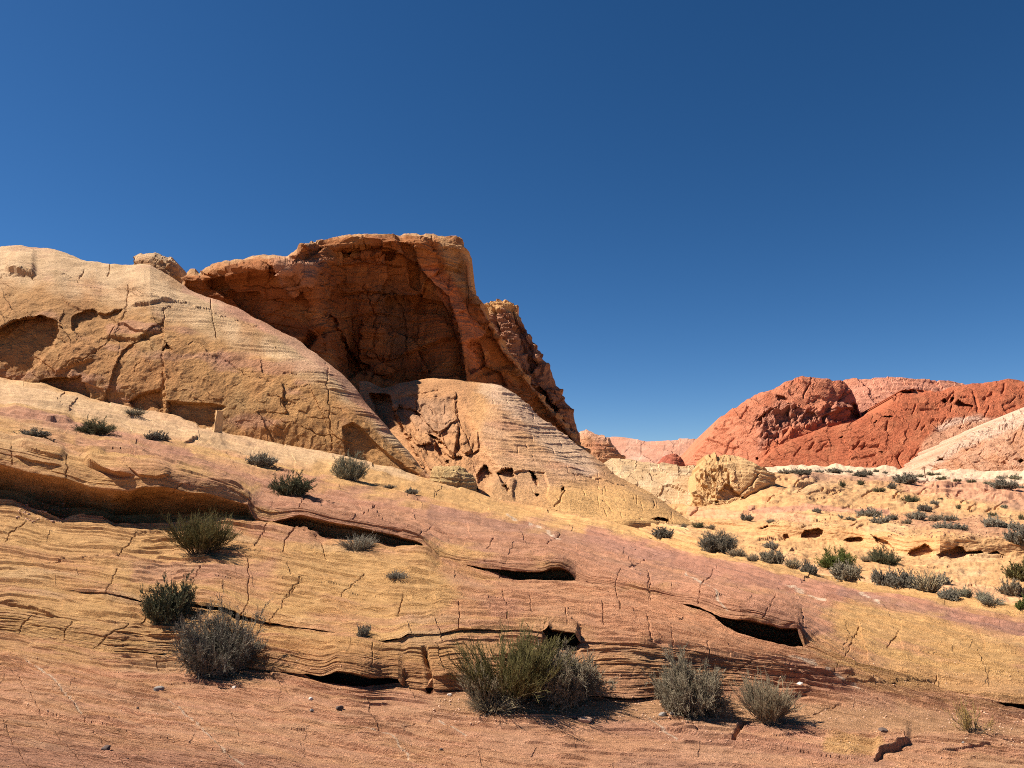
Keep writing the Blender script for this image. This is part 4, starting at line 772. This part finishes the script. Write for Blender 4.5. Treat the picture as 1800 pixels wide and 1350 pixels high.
small_form('pale_rock_hill', [(1612, 832), (1625, 820), (1640, 808), (1667, 788), (1700, 768), (1740, 745), (1767, 735), (1800, 718), (1870, 695), (1960, 680), (2100, 700), (2300, 760), (2420, 836)], [(1612, 834), (1700, 834), (2420, 838)], 112, 50, 20, [(.50, .26, .155), (.46, .215, .115)],
    'whitish pink dome with a white upper rim at the right edge', 'rock hill', M_hill, amp=6, seed=201, fr=(0, .25, .5, .8, .95, 1), ks=(0, .12, .3, .6, .82, 1), lay_f=1.5,
    after=cuts(scp=[([(1640, 812), (1650, 806), (1664, 803), (1655, 809)], 2), ([(1752, 822), (1756, 818), (1755, 823)], 2), ([(1787, 812), (1795, 804), (1800, 810), (1795, 816)], 2)], crk=[[(1700, 790), (1710, 783)], [(1715, 815), (1722, 810)]], n=14, box=(1660, 770, 1820, 825),
        cols=[((.60, .45, .34), [(1612, 832), (1640, 806), (1667, 786), (1700, 765), (1740, 742), (1800, 715), (1900, 680), (1900, 715), (1800, 745), (1740, 768), (1700, 786), (1660, 808), (1625, 830)], 6, .55)]))
# far hill closing the gap (structure)
s_ = small_form('hill', [(900, 790), (1060, 772), (1075, 769), (1100, 770), (1130, 774), (1160, 775), (1190, 773), (1215, 773), (1240, 768), (1320, 775), (1450, 790)], [(900, 828), (1450, 828)], 420, 200, 10, [(.48, .23, .15), (.52, .29, .2)], None, None, M_hill, amp=2.6, seed=211, fr=(0, .3, .6, .85, 1), ks=(0, .3, .6, .85, 1), low=-3.3)
far = s_.obj; far['kind'] = 'structure'

# ================================================================ where things stand
GP = [(g.P, g.PP), (p.P, p.PP)]
def hit(px, py, r=3.0):
    best = None
    for P, (qx, qy) in GP:
        while True:
            m = (np.abs(qx - px) < r) & (np.abs(qy - py) < r) & (P[..., 1] > 1)
            if m.any() or r > 12: break
            r *= 1.6
        if m.any():
            c = P[m]; k = np.argmin(c[:, 1]); dmin = c[k, 1]; near_ = c[c[:, 1] < dmin * 1.03 + .05]
            if best is None or dmin < best[1]: best = (near_.mean(0), dmin)
        r = 3.0
    return Vector(best[0].tolist()) if best else None

# ---------------------------------------------------------------- shrubs
def tubes(paths, rad, sides=3):
    """paths: (n,k,3) array, rad: (n,k) -> verts, faces"""
    n, k = paths.shape[:2]
    T = np.gradient(paths, axis=1); T /= np.maximum(np.linalg.norm(T, axis=-1, keepdims=True), 1e-9)
    ref = np.where(np.abs(T[..., 2:3]) > .9, np.array([1.0, 0, 0]), np.array([0, 0, 1.0]))
    A = np.cross(T, ref); A /= np.maximum(np.linalg.norm(A, axis=-1, keepdims=True), 1e-9); B = np.cross(T, A)
    an = np.arange(sides) / sides * 2 * math.pi
    V = paths[:, :, None] + rad[:, :, None, None] * (A[:, :, None] * np.cos(an)[:, None] + B[:, :, None] * np.sin(an)[:, None])
    idx = np.arange(n * k * sides).reshape(n, k, sides); nx = np.roll(idx, -1, 2)
    F = np.stack([idx[:, :-1], nx[:, :-1], nx[:, 1:], idx[:, 1:]], -1).reshape(-1, 4)
    return V.reshape(-1, 3), F
def poly_mesh(name, V, F, mat):
    me = bpy.data.meshes.new(name); F = np.asarray(F, np.int32)
    me.vertices.add(len(V)); me.vertices.foreach_set('co', np.asarray(V, f32).ravel())
    me.loops.add(F.size); me.loops.foreach_set('vertex_index', F.ravel()); me.polygons.add(len(F))
    me.polygons.foreach_set('loop_start', np.arange(0, F.size, F.shape[1], dtype=np.int32)); me.polygons.foreach_set('loop_total', np.full(len(F), F.shape[1], np.int32))
    me.update(calc_edges=True); me.materials.append(mat); return me
def unit(v): return v / np.maximum(np.linalg.norm(v, axis=-1, keepdims=True), 1e-9)
def shrub_meshes(kind, seed, dens=1.0, tw=1.0):
    """a shrub one metre wide; returns stems mesh, foliage mesh. tw thickens the twigs of far plants."""
    r = np.random.default_rng(seed)
    K = 6
    spec = dict(green=dict(n=90, h=.6, spread=.9, up=.6, sub=14, subl=.17, t=9, tl=.06, leaf=True), grey=dict(n=110, h=.5, spread=.98, up=.5, sub=15, subl=.15, t=9, tl=.055, leaf=False),
                broom=dict(n=150, h=.72, spread=.62, up=.95, sub=7, subl=.22, t=4, tl=.09, leaf=False), grass=dict(n=420, h=.6, spread=.75, up=.7, sub=1, subl=.15, t=1, tl=.05, leaf=False),
                wire=dict(n=26, h=.75, spread=.8, up=.6, sub=7, subl=.22, t=3, tl=.06, leaf=True))[kind]
    n = int(spec['n'] * (dens ** .5)); 
    cl = r.uniform(0, 2 * math.pi, 6); ang = np.where(r.random(n) < .65, cl[r.integers(0, 6, n)] + r.normal(0, .3, n), r.uniform(0, 2 * math.pi, n)); rr_ = np.sqrt(r.uniform(0, 1, n)); tilt = rr_ * spec['spread']
    out_ = np.stack([np.cos(ang), np.sin(ang)], -1)
    base = np.concatenate([out_ * (rr_ * .12 + r.uniform(0, .05, n))[:, None], np.full((n, 1), -.03)], 1)
    ln = spec['h'] * r.uniform(.6, 1.1, n)
    dirv = unit(np.concatenate([out_ * (tilt * 1.25)[:, None], (1.0 - .55 * tilt[:, None]) * spec['up'] + .12], 1))
    t = np.linspace(0, 1, K)
    bend = r.normal(0, .16, (n, 1, 3)) * (t[None, :, None] ** 2)
    reach = np.where(tilt > .5, 1.0, 1.0)
    paths = base[:, None] + dirv[:, None] * (ln * reach)[:, None, None] * t[None, :, None] + bend * ln[:, None, None] + np.array([0, 0, .10]) * (t ** 2)[None, :, None] * tilt[:, None, None] * spec['h']
    paths += r.normal(0, .012, paths.shape) * (t[None, :, None] > 0)
    rad = (.0055 * tw) * (1 - .75 * t)[None] * np.ones((n, 1)) * (.55 if kind in ('grass', 'broom') else 1)
    SV, SF = tubes(paths, rad)
    m = int(spec['sub'] * (dens ** .5)); 
    if m < 1: m = 1
    pi = np.repeat(np.arange(n), m); tt = r.uniform(.25, 1, n * m); kf = tt * (K - 1); k0 = np.minimum(kf.astype(int), K - 2); fr_ = (kf - k0)[:, None]
    sb = paths[pi, k0] * (1 - fr_) + paths[pi, k0 + 1] * fr_; sdir = unit(unit(paths[pi, k0 + 1] - paths[pi, k0]) + r.normal(0, .55 if kind not in ('broom', 'grass') else .25, (n * m, 3)) + np.array([0, 0, .25]))
    sl = spec['subl'] * r.uniform(.5, 1.2, n * m); t3 = np.linspace(0, 1, 4)
    sp_ = sb[:, None] + sdir[:, None] * sl[:, None, None] * t3[None, :, None] + r.normal(0, .018, (n * m, 4, 3)) * t3[None, :, None]
    sr = (.0030 * tw) * (1 - .6 * t3)[None] * np.ones((n * m, 1))
    V2, F2 = tubes(sp_, sr)
    q = max(1, int(spec['t'] * (dens ** .3))); N3 = n * m * q
    pi = np.repeat(np.arange(n * m), q); tt = r.uniform(.2, 1, N3)[:, None]
    kf = tt[:, 0] * 3; k0 = np.minimum(kf.astype(int), 2); fr_ = (kf - k0)[:, None]
    tb = sp_[pi, k0] * (1 - fr_) + sp_[pi, k0 + 1] * fr_; td = unit(sdir[pi] + r.normal(0, .6 if kind not in ('broom', 'grass') else .25, (N3, 3)) + np.array([0, 0, .3]))
    tl = spec['tl'] * r.uniform(.5, 1.3, N3); t2 = np.array([0, .5, 1.0])
    tp = tb[:, None] + td[:, None] * tl[:, None, None] * t2[None, :, None] + r.normal(0, .006, (N3, 3, 3)) * t2[None, :, None]
    V3, F3 = tubes(tp, (.0019 * tw) * (1 - .5 * t2)[None] * np.ones((N3, 1)))
    FV = np.concatenate([V2, V3]); FF = np.concatenate([F2, F3 + len(V2)])
    if spec['leaf']:
        NL = N3; lb = tb + td * tl[:, None] * r.uniform(.2, 1, (NL, 1)); la = unit(r.normal(0, 1, (NL, 3))); lbv = unit(np.cross(la, r.normal(0, 1, (NL, 3)))); s1 = .0055 * tw * r.uniform(.6, 1.3, (NL, 1))
        LV = np.stack([lb - la * s1, lb + lbv * s1 * .5, lb + la * s1 * 1.6, lb - lbv * s1 * .5], 1).reshape(-1, 3); LF = np.arange(NL * 4).reshape(-1, 4) + len(FV)
        FV = np.concatenate([FV, LV]); FF = np.concatenate([FF, LF])
    nl = int(90 * dens); la = r.uniform(0, 6.28, nl); lr = r.uniform(.05, .42, nl); lq = r.uniform(0, 6.28, nl); ll = r.uniform(.04, .16, nl)
    l0 = np.stack([np.cos(la) * lr, np.sin(la) * lr, r.uniform(-.005, .02, nl)], -1); l1_ = l0 + np.stack([np.cos(lq) * ll, np.sin(lq) * ll, r.uniform(-.01, .03, nl)], -1)
    VL, FL = tubes(np.stack([l0, (l0 + l1_) / 2 + r.normal(0, .008, (nl, 3)), l1_], 1), np.full((nl, 3), .0026 * tw)); SF = np.concatenate([SF, FL + len(SV)]); SV = np.concatenate([SV, VL])
    for V in (SV, FV): V[:, 2] = np.maximum(V[:, 2], -.05)
    # bring to one metre wide
    w_ = np.percentile(np.abs(FV[:, :2]), 97.5) * 2; hh = np.percentile(FV[:, 2], 99)
    return SV / w_, SF, FV / w_, FF, hh / w_
MS = {}
def shrub_mat(name, col, var): MS[name] = flat_mat(name, col, var, 9, 0.85); return MS[name]
wood_grey = shrub_mat('grey_wood', (.20, .165, .125), .35); wood_brown = shrub_mat('brown_wood', (.17, .125, .08), .35)
fol = {'olive': shrub_mat('olive_twigs', (.125, .105, .04), .4), 'dark': shrub_mat('dark_green_twigs', (.12, .118, .065), .4), 'grey': shrub_mat('grey_twigs', (.25, .205, .14), .35), 'ash': shrub_mat('ash_twigs', (.25, .22, .165), .35),
       'char': shrub_mat('dark_grey_twigs', (.19, .165, .125), .4), 'straw': shrub_mat('straw_blades', (.42, .33, .19), .3), 'sage': shrub_mat('sage_twigs', (.26, .24, .16), .3), 'bright': shrub_mat('green_twigs', (.11, .13, .035), .35), 'gold': shrub_mat('golden_stems', (.30, .2, .07), .3), 'tan': shrub_mat('tan_twigs', (.27, .21, .135), .3)}
CACHE = {}
def place_shrub(px, py, wpx, hpx, kind, colour, label, group=None, name='shrub', seed=None, dens=None):
    P = hit(px, py)
    if P is None: return None
    sc = wpx / FPX * P.y
    big = wpx > 45
    if big: key = (kind, colour, 'own', len(CACHE))
    else: key = (kind, colour, 'far', (int(px) + int(py)) % 3)
    if key not in CACHE:
        tw = 1.0 if wpx > 90 else (1.5 if wpx > 55 else 3.0)
        tw /= max(.55, min(1.3, sc))
        SV, SF, FV, FF, hh = shrub_meshes(kind, abs(hash((kind, colour, len(CACHE)))) % 99991 if False else 7 + 13 * len(CACHE), dens or (1.9 if wpx > 90 else (1.1 if wpx > 55 else (.8 if wpx > 35 else .45))), tw)
        CACHE[key] = (poly_mesh('stems', SV, SF, wood_grey if colour in ('grey', 'ash', 'char', 'straw', 'sage', 'tan') else wood_brown), poly_mesh('foliage', FV, FF, fol[colour]), hh)
    sm, fm, hh = CACHE[key]
    e = bpy.data.objects.new(name, None); C.objects.link(e); e.empty_display_size = .1
    zs = (hpx / wpx) / hh
    e.location = P + Vector((0, 0, -.01)); fs = (.95, .84) if wpx > 155 else (.84, .9) if wpx > 140 else ((.86, .9) if wpx > 55 else (.88, .95)); e.scale = (sc * fs[0], sc * fs[0], sc * zs * fs[1]); e.rotation_euler = (0, 0, (px * 1.7 + py) % 6.28)
    for nm, mm in (('stems', sm), ('foliage', fm)):
        o = bpy.data.objects.new(nm, mm); C.objects.link(o); o.parent = e
    return tag(e, label, 'grass tuft' if name == 'grass_tuft' else 'shrub', group)
G1 = 'shrubs on the foreground slickrock'; G2 = 'shrubs on the sandy flat to the right'; G3 = 'shrubs near the dome foot'; G4 = 'distant shrubs by the pale bench'
SH = [
 (352, 973, 104, 76, 'broom', 'olive', 'rounded olive green bush growing below the large dark overhang', G1), (300, 1092, 84, 70, 'green', 'dark', 'dark green bush sitting on a narrow ledge above a bigger dry bush', G1),
 (392, 1180, 150, 108, 'green', 'char', 'sprawling dark twiggy bush on sand beside the pale block', G1), (893, 1232, 165, 130, 'broom', 'olive', 'large upright olive bush in the central sandy pocket', G1),
 (990, 1222, 122, 80, 'grey', 'grey', 'grey dried bush leaning against the large central olive bush', G1), (1213, 1245, 122, 84, 'grey', 'grey', 'dense round grey bush right of the central clump', G1),
 (1352, 1268, 96, 78, 'broom', 'tan', 'thin grey brown broom-like bush on sand right of the round grey bush', G1), (1712, 1286, 84, 54, 'wire', 'gold', 'sparse golden wiry plant near the bottom right corner', G1),
 (638, 1120, 24, 22, 'green', 'ash', 'tiny grey green sprig in the crack above the twin hollows', G1), (700, 1018, 40, 15, 'grass', 'char', 'small flat dark tuft on yellow rock below the long undercut', G1), (628, 965, 66, 28, 'grass', 'ash', 'low tangle of dead grey twigs before the narrow dark slot', G1),
 (172, 762, 72, 28, 'green', 'dark', 'dark green cushion shrub on the pale ledge below the left dome', G3), (62, 764, 48, 13, 'grey', 'ash', 'flat grey mat of twigs at the far left above the banded ledge', G3), (275, 772, 42, 16, 'grey', 'char', 'small dark grey shrub alone on pale rock right of the green cushion', G3),
 (238, 727, 40, 14, 'grass', 'sage', 'pale dry tuft against the foot of the tan dome', G3), (461, 818, 48, 20, 'grey', 'ash', 'grey spiky shrub left of the taller bush at the dome foot', G3), (512, 870, 70, 42, 'green', 'dark', 'ragged dark shrub with bare upright twigs below the dome', G3),
 (612, 842, 60, 50, 'green', 'sage', 'tall grey green bush touching the foot of the dome', G3), (684, 856, 26, 8, 'grass', 'char', 'thin dark tuft on yellow rock right of the tall grey green bush', G3), (725, 865, 24, 10, 'grey', 'ash', 'tiny grey shrub on the yellow rock left of the low boulder', G3),
 (1086, 829, 20, 12, 'green', 'dark', 'dark shrub perched on the right-hand ridge of the striped buttress', G4), (1130, 834, 12, 9, 'green', 'dark', 'tiny dark shrub on the cream slab behind the buttress', G4),
 (1168, 944, 36, 18, 'green', 'char', 'dark thorny little shrub on the slope below the buttress toe', G2), (1226, 926, 26, 12, 'green', 'dark', 'small dark green shrub on yellow rock below the yellow boulder', G2), (1250, 927, 18, 8, 'grey', 'tan', 'small tan shrub close to the right of a dark green one below the boulder', G2), (1203, 925, 12, 8, 'grass', 'tan', 'dry tuft beside the toe of the buttress', G2),
 (1264, 968, 66, 34, 'grey', 'char', 'wide dark grey bush at the crest left of a row of brown grass', G2), (1295, 978, 34, 16, 'grass', 'tan', 'brown grass clump leaning against the wide dark grey bush', G2), (1324, 985, 24, 16, 'grass', 'tan', 'lone brown grass clump between the dark grey bush and the round grey one', G2),
 (1355, 966, 26, 14, 'grey', 'ash', 'small grey shrub just uphill of the round grey one', G2), (1358, 988, 40, 22, 'grey', 'grey', 'round pale grey shrub at the crest of the purple slab', G2), (1398, 994, 34, 18, 'grass', 'straw', 'straw coloured grass between the round grey shrub and the green bush', G2),
 (1424, 1008, 34, 22, 'grey', 'char', 'dark grey shrub left of the bright green bush', G2), (1470, 1000, 62, 38, 'green', 'bright', 'bright green dome-shaped bush, the greenest on the flat', G2), (1490, 1014, 52, 26, 'grey', 'grey', 'silver grey shrub in front of the bright green bush', G2), (1558, 990, 56, 30, 'green', 'dark', 'dark green bush in front of the low caves', G2),
 (1521, 986, 18, 12, 'grass', 'straw', 'pale tuft just left of the dark green bush by the caves', G2), (1556, 1028, 40, 26, 'grey', 'char', 'dark grey shrub at the left end of the long clump on the sand', G2), (1590, 1032, 44, 28, 'grey', 'char', 'dark grey shrub in the middle of the long clump on the sand', G2), (1612, 1040, 40, 24, 'grey', 'ash', 'low grey shrub in front of the straw bunch', G2), (1634, 1038, 48, 40, 'grass', 'straw', 'tall straw coloured bunch at the right end of the long clump', G2), (1655, 1026, 28, 20, 'grey', 'ash', 'grey shrub tucked behind the tall straw bunch', G2),
 (1668, 1052, 38, 18, 'grey', 'ash', 'grey shrub right at the crest below the straw bunch', G2), (1686, 1036, 24, 14, 'grey', 'tan', 'small tan shrub casting its shadow on red sand', G2), (1710, 1036, 20, 16, 'grey', 'sage', 'small sage shrub left of the pale bunch on red sand', G2), (1731, 1044, 26, 22, 'grass', 'sage', 'upright pale bunch grass on red sand', G2), (1746, 1063, 44, 18, 'grass', 'sage', 'spread out pale grass along the slab edge', G2), (1781, 1046, 40, 26, 'grey', 'grey', 'light grey shrub near the right edge on red sand', G2),
 (1796, 1020, 44, 34, 'green', 'olive', 'olive bush cut by the right edge of the photo above a light grey shrub', G2), (1800, 1072, 26, 20, 'green', 'bright', 'green bush at the right edge on the crest of the slab', G2),
 (1412, 966, 0, 0, None, None, None, None), (1312, 915, 22, 12, 'grey', 'char', 'dark little shrub alone on the flat between boulder and caves', G2), (1354, 919, 17, 9, 'grass', 'sage', 'pale green tuft right of the lone dark little shrub', G2), (1436, 900, 18, 7, 'grey', 'ash', 'flat grey shrub on the purple patch of the flat', G2), (1477, 911, 12, 6, 'grey', 'ash', 'tiny grey shrub left of the cluster of three grey ones', G2), (1496, 914, 16, 7, 'grey', 'grey', 'low light shrub at the left of the grey cluster', G2),
 (1529, 909, 40, 17, 'grey', 'ash', 'broad grey shrub, uppermost of the grey cluster', G2), (1545, 919, 32, 16, 'grey', 'ash', 'round grey shrub, lowest of the grey cluster', G2), (1570, 912, 20, 9, 'grey', 'char', 'small grey shrub at the right of the grey cluster', G2), (1611, 912, 30, 15, 'grey', 'ash', 'grey shrub alone on the pebbly brown patch, left part', G2), (1594, 919, 16, 9, 'grey', 'tan', 'tan brushy shrub at the edge of the pebbly patch', G2),
 (1652, 913, 34, 10, 'grey', 'grey', 'flat grey shrub on the middle of the pebbly patch', G2), (1676, 914, 18, 9, 'grey', 'grey', 'small light shrub right of the flat grey one on the pebbles', G2), (1657, 930, 32, 14, 'grey', 'ash', 'grey shrub low on the pebbly patch above the caves', G2), (1690, 929, 28, 10, 'grey', 'char', 'brownish flat shrub above the largest cave', G2), (1745, 924, 38, 18, 'grey', 'ash', 'grey shrub with a dark top on the right of the pebbles', G2), (1745, 908, 16, 9, 'green', 'dark', 'small dark shrub behind the grey one on the right', G2),
 (1782, 928, 34, 14, 'grey', 'ash', 'grey shrub behind the big one at the right edge', G2), (1793, 956, 44, 28, 'grey', 'char', 'big grey shrub at the right edge above the caves', G2), (1798, 912, 14, 12, 'green', 'dark', 'dark upright shrub at the right edge of the flat', G2), (1625, 899, 22, 12, 'grey', 'char', 'small dark shrub on yellow rock left of the tiny upright one', G2), (1685, 893, 10, 10, 'green', 'dark', 'tiny upright dark shrub on bare orange rock', G2), (1765, 893, 14, 6, 'green', 'sage', 'small sage shrub beside a dark slit in the rock', G2),
 (1604, 880, 30, 12, 'green', 'dark', 'dark green shrub hanging over a dark slot', G2), (1643, 886, 14, 8, 'grey', 'ash', 'small grey shrub left of a dark green dot', G2), (1653, 878, 10, 4, 'green', 'dark', 'dark green dot of a shrub on yellow rock', G2), (1546, 864, 22, 9, 'green', 'dark', 'low dark green shrub above a dark slot in yellow rock', G2), (1569, 858, 16, 11, 'grey', 'char', 'compact dark shrub below the widest dark bush', G2), (1588, 848, 42, 16, 'grey', 'char', 'widest dark bush on the brown slope left of the stake', G2), (1515, 851, 14, 11, 'green', 'dark', 'lone dark conical shrub on the brown slope', G2), (1482, 855, 13, 12, 'green', 'dark', 'upright dark shrub over the pair of dark slots', G2), (1768, 860, 36, 16, 'grey', 'char', 'dark bush right of the bare pink slope', G2), (1795, 858, 16, 7, 'grey', 'ash', 'small grey shrub right of the dark bush near the right edge', G2),
 (1380, 830, 22, 9, 'grey', 'ash', 'grey shrub at the left end of the far row', G4), (1398, 829, 22, 9, 'grey', 'ash', 'grey shrub beside the left end of the far row', G4), (1412, 832, 26, 9, 'grey', 'char', 'dark shrub in front of the far row', G4), (1422, 828, 14, 7, 'green', 'dark', 'dark green shrub in the far row', G4), (1440, 828, 18, 5, 'grey', 'ash', 'flat grey shrub in the far row on pale rock', G4), (1466, 829, 30, 8, 'grey', 'char', 'wide dark shrub in the far row', G4), (1492, 828, 14, 5, 'grey', 'ash', 'small grey shrub right of the wide dark one in the far row', G4), (1513, 836, 22, 10, 'grey', 'char', 'dark shrub, left of a pair near the pale bench', G4), (1525, 833, 20, 9, 'grey', 'char', 'dark shrub, right of a pair near the pale bench', G4), (1541, 828, 12, 5, 'grey', 'char', 'small dark shrub on the pale bench', G4), (1556, 830, 10, 5, 'grey', 'ash', 'tiny shrub on the pale bench left of the stake', G4),
 (1604, 838, 18, 7, 'grey', 'ash', 'grey shrub left of the stake', G4), (1617, 838, 14, 7, 'green', 'sage', 'pale green shrub next to the stake', G4), (1638, 834, 16, 7, 'green', 'dark', 'dark shrub right of the stake', G4), (1650, 833, 10, 5, 'green', 'sage', 'little pale shrub on the bench right of the stake', G4), (1654, 842, 22, 7, 'green', 'dark', 'dark green low shrub on pink slope right of the stake', G4), (1683, 844, 15, 6, 'green', 'dark', 'second dark low shrub on the pink slope', G4), (1708, 846, 15, 7, 'green', 'dark', 'third dark low shrub on the pink slope', G4), (1736, 849, 14, 6, 'green', 'sage', 'sage tuft on the pink slope', G4), (1762, 840, 16, 6, 'green', 'sage', 'sage shrub on the bench below the pale dome', G4), (1785, 842, 22, 9, 'green', 'sage', 'loose green shrub on the bench at the right', G4),
]
for t in SH:
    if t[4]: place_shrub(*t, name='grass_tuft' if t[4] == 'grass' else 'shrub')
place_shrub(868, 1245, 104, 34, 'grass', 'straw', 'flattened pale dead litter in front of the central olive bush', G1, name='grass_tuft')
place_shrub(850, 1240, 78, 72, 'broom', 'tan', 'brownish thin-stemmed bush at the left of the central clump', G1)

# ---------------------------------------------------------------- loose stones
import bmesh
def stone(px, py, wpx, hpx, mat, label, seed, group=None):
    P = hit(px, py)
    if P is None: return
    bm = bmesh.new(); bmesh.ops.create_icosphere(bm, subdivisions=3, radius=.5)
    r = random.Random(seed); pl = [(Vector((r.gauss(0, 1), r.gauss(0, 1), r.gauss(0, 1))).normalized(), r.uniform(.3, .44)) for _ in range(9)]
    for v in bm.verts:
        for nrm, dd in pl:
            e = v.co.dot(nrm) - dd
            if e > 0: v.co -= nrm * e
    me = bpy.data.meshes.new('loose_stone'); bm.to_mesh(me); bm.free(); me.materials.append(mat)
    o = bpy.data.objects.new('loose_stone', me); C.objects.link(o); s_ = wpx / FPX * P.y
    o.scale = (s_, s_ * .8, s_ * hpx / wpx); o.location = P + Vector((0, 0, .28 * s_ * hpx / wpx)); o.rotation_euler = (0, 0, r.uniform(0, 6))
    tag(o, label, 'stone', group)
m_dk = flat_mat('dark_varnished_stone', (.10, .07, .06), .35, 30); m_gy = flat_mat('grey_stone', (.22, .19, .17), .3, 30); m_pk = flat_mat('pink_stone', (.5, .3, .2), .25, 30); m_pl = flat_mat('pale_stone', (.6, .5, .42), .2, 30)
GS = 'loose stones on the foreground slickrock'
for a in [(279, 1214, 18, 9, m_gy, 'smooth oval grey stone lying left on the pink slickrock', 1), (187, 1320, 20, 9, m_dk, 'flat dark angular stone near the bottom left corner', 2), (597, 1247, 14, 8, m_dk, 'dark stone with a pale speckle below the twin hollows', 3), (548, 1250, 7, 6, m_gy, 'small grey stone just left of the dark speckled one', 4), (546, 1230, 9, 6, m_pl, 'little pale chip uphill of the small grey stone', 5), (224, 1335, 7, 4, m_dk, 'tiny dark stone at the bottom left', 6), (242, 1246, 5, 5, m_dk, 'tiny dark pebble below the oval grey stone', 7), (412, 1210, 8, 6, m_pl, 'pale pebble below the sprawling bush', 8),
          (1164, 1257, 17, 6, m_gy, 'flat grey stone below the round grey bush', 9), (1181, 1256, 8, 6, m_gy, 'small grey stone beside the flat grey one', 10), (1407, 1204, 12, 7, m_pl, 'pale loose stone below the right-hand cave', 11), (1429, 1279, 11, 6, m_dk, 'dark pebble on sand right of the broom-like bush', 12), (1552, 1286, 18, 7, m_dk, 'flat brown stone on the sandy strip at the right', 13), (1692, 1304, 6, 4, m_gy, 'tiny grey pebble below the golden plant', 14), (776, 1320, 8, 5, m_dk, 'small dark stone near the bottom centre', 15), (790, 1222, 9, 5, m_pl, 'pale chip at the left of the central clump', 16), (1010, 1262, 9, 7, m_dk, 'dark chip on sand below the grey dried bush', 17), (1030, 1268, 26, 9, m_pk, 'broken pink slab fragment below the grey dried bush', 18), (1540, 985, 0, 0, m_pk, '', 0)]:
    if a[2]: stone(*a, group=GS)
P = hit(387, 758)
if P:
    bm = bmesh.new(); bmesh.ops.create_cube(bm, size=1.0); bmesh.ops.subdivide_edges(bm, edges=bm.edges[:], cuts=4, use_grid_fill=True); r = random.Random(4)
    for v in bm.verts:
        v.co += Vector((r.gauss(0, .03), r.gauss(0, .03), r.gauss(0, .02))); k = v.co.z + .5
        v.co.x = v.co.x * (1 - .35 * k) - .12 * k; v.co.y *= 1 - .25 * k
    me = bpy.data.meshes.new('upright_stone'); bm.to_mesh(me); bm.free(); me.materials.append(flat_mat('tan_stone', (.50, .33, .17), .2, 12))
    o = bpy.data.objects.new('upright_stone', me); C.objects.link(o); o.scale = (.30, .22, .85); o.location = P + Vector((0, -.05, .36)); o.rotation_euler = (0, R(4), .5)
    tag(o, 'small pale stone slab standing upright against the foot of the tan dome', 'stone')
# grit and chips nobody could count
def grit(name, spots, mat, label):
    r = np.random.default_rng(3); Vs, Fs, nv = [], [], 0
    cube = np.array([(-1, -1, -.6), (1, -1, -.6), (1, 1, -.6), (-1, 1, -.6), (-.7, -.6, .6), (.6, -.7, .6), (.7, .6, .6), (-.6, .7, .6)], float); cf = np.array([(0, 3, 2, 1), (4, 5, 6, 7), (0, 1, 5, 4), (1, 2, 6, 5), (2, 3, 7, 6), (3, 0, 4, 7)])
    for P, (qx, qy), box, n, (a, b_) in spots:
        m = np.nonzero((qx > box[0]) & (qx < box[2]) & (qy > box[1]) & (qy < box[3]))
        if len(m[0]) == 0: continue
        for k in r.integers(0, len(m[0]), n):
            c = P[m[0][k], m[1][k]]; s_ = r.uniform(a, b_) * c[1] / FPX * .5
            t_ = r.uniform(0, 6.28); co, si = math.cos(t_), math.sin(t_); v = cube * r.uniform(.6, 1.2, (8, 3)) * s_
            v = np.stack([v[:, 0] * co - v[:, 1] * si, v[:, 0] * si + v[:, 1] * co, v[:, 2] * .8], -1) + c + [0, 0, s_ * .2]
            Vs.append(v); Fs.append(cf + nv); nv += 8
    o = bpy.data.objects.new(name, poly_mesh(name, np.concatenate(Vs), np.concatenate(Fs), mat)); C.objects.link(o); tag(o, label, kind='stuff')
grit('gravel', [(g.P, g.PP, (760, 1225, 1250, 1275), 320, (.9, 4)), (g.P, g.PP, (1150, 1245, 1800, 1310), 320, (.9, 3.6)), (g.P, g.PP, (0, 1150, 1800, 1350), 520, (.8, 3)), (g.P, g.PP, (30, 885, 120, 920), 90, (2, 6))], m_pk, 'scattered pink sandstone chips and grit on the foreground rock')
grit('gravel', [(p.P, p.PP, (1560, 905, 1800, 945), 500, (1.2, 3.5)), (p.P, p.PP, (1400, 832, 1800, 880), 420, (1, 2.5)), (p.P, p.PP, (1350, 895, 1500, 925), 140, (1, 2.5))], flat_mat('brown_gravel', (.27, .14, .09), .3, 8), 'brown gravel strewn over the flat at the right')
# ---------------------------------------------------------------- marker stake
P = hit(1627, 838)
if P:
    me = bpy.data.meshes.new('marker_stake'); bm = bmesh.new(); hgt = 19 / FPX * P.y
    bmesh.ops.create_cone(bm, cap_ends=True, segments=8, radius1=.045, radius2=.035, depth=hgt + .3)
    bmesh.ops.translate(bm, verts=bm.verts, vec=(0, 0, hgt / 2 - .15)); bmesh.ops.rotate(bm, verts=bm.verts, cent=(0, 0, 0), matrix=__import__('mathutils').Matrix.Rotation(R(-4), 3, 'Y')); bm.to_mesh(me); bm.free(); me.materials.append(flat_mat('rusty_stake', (.16, .08, .05), .3, 20))
    o = bpy.data.objects.new('marker_stake', me); C.objects.link(o); o.location = P; tag(o, 'thin rusty stake standing before the pale bench on the right', 'stake')
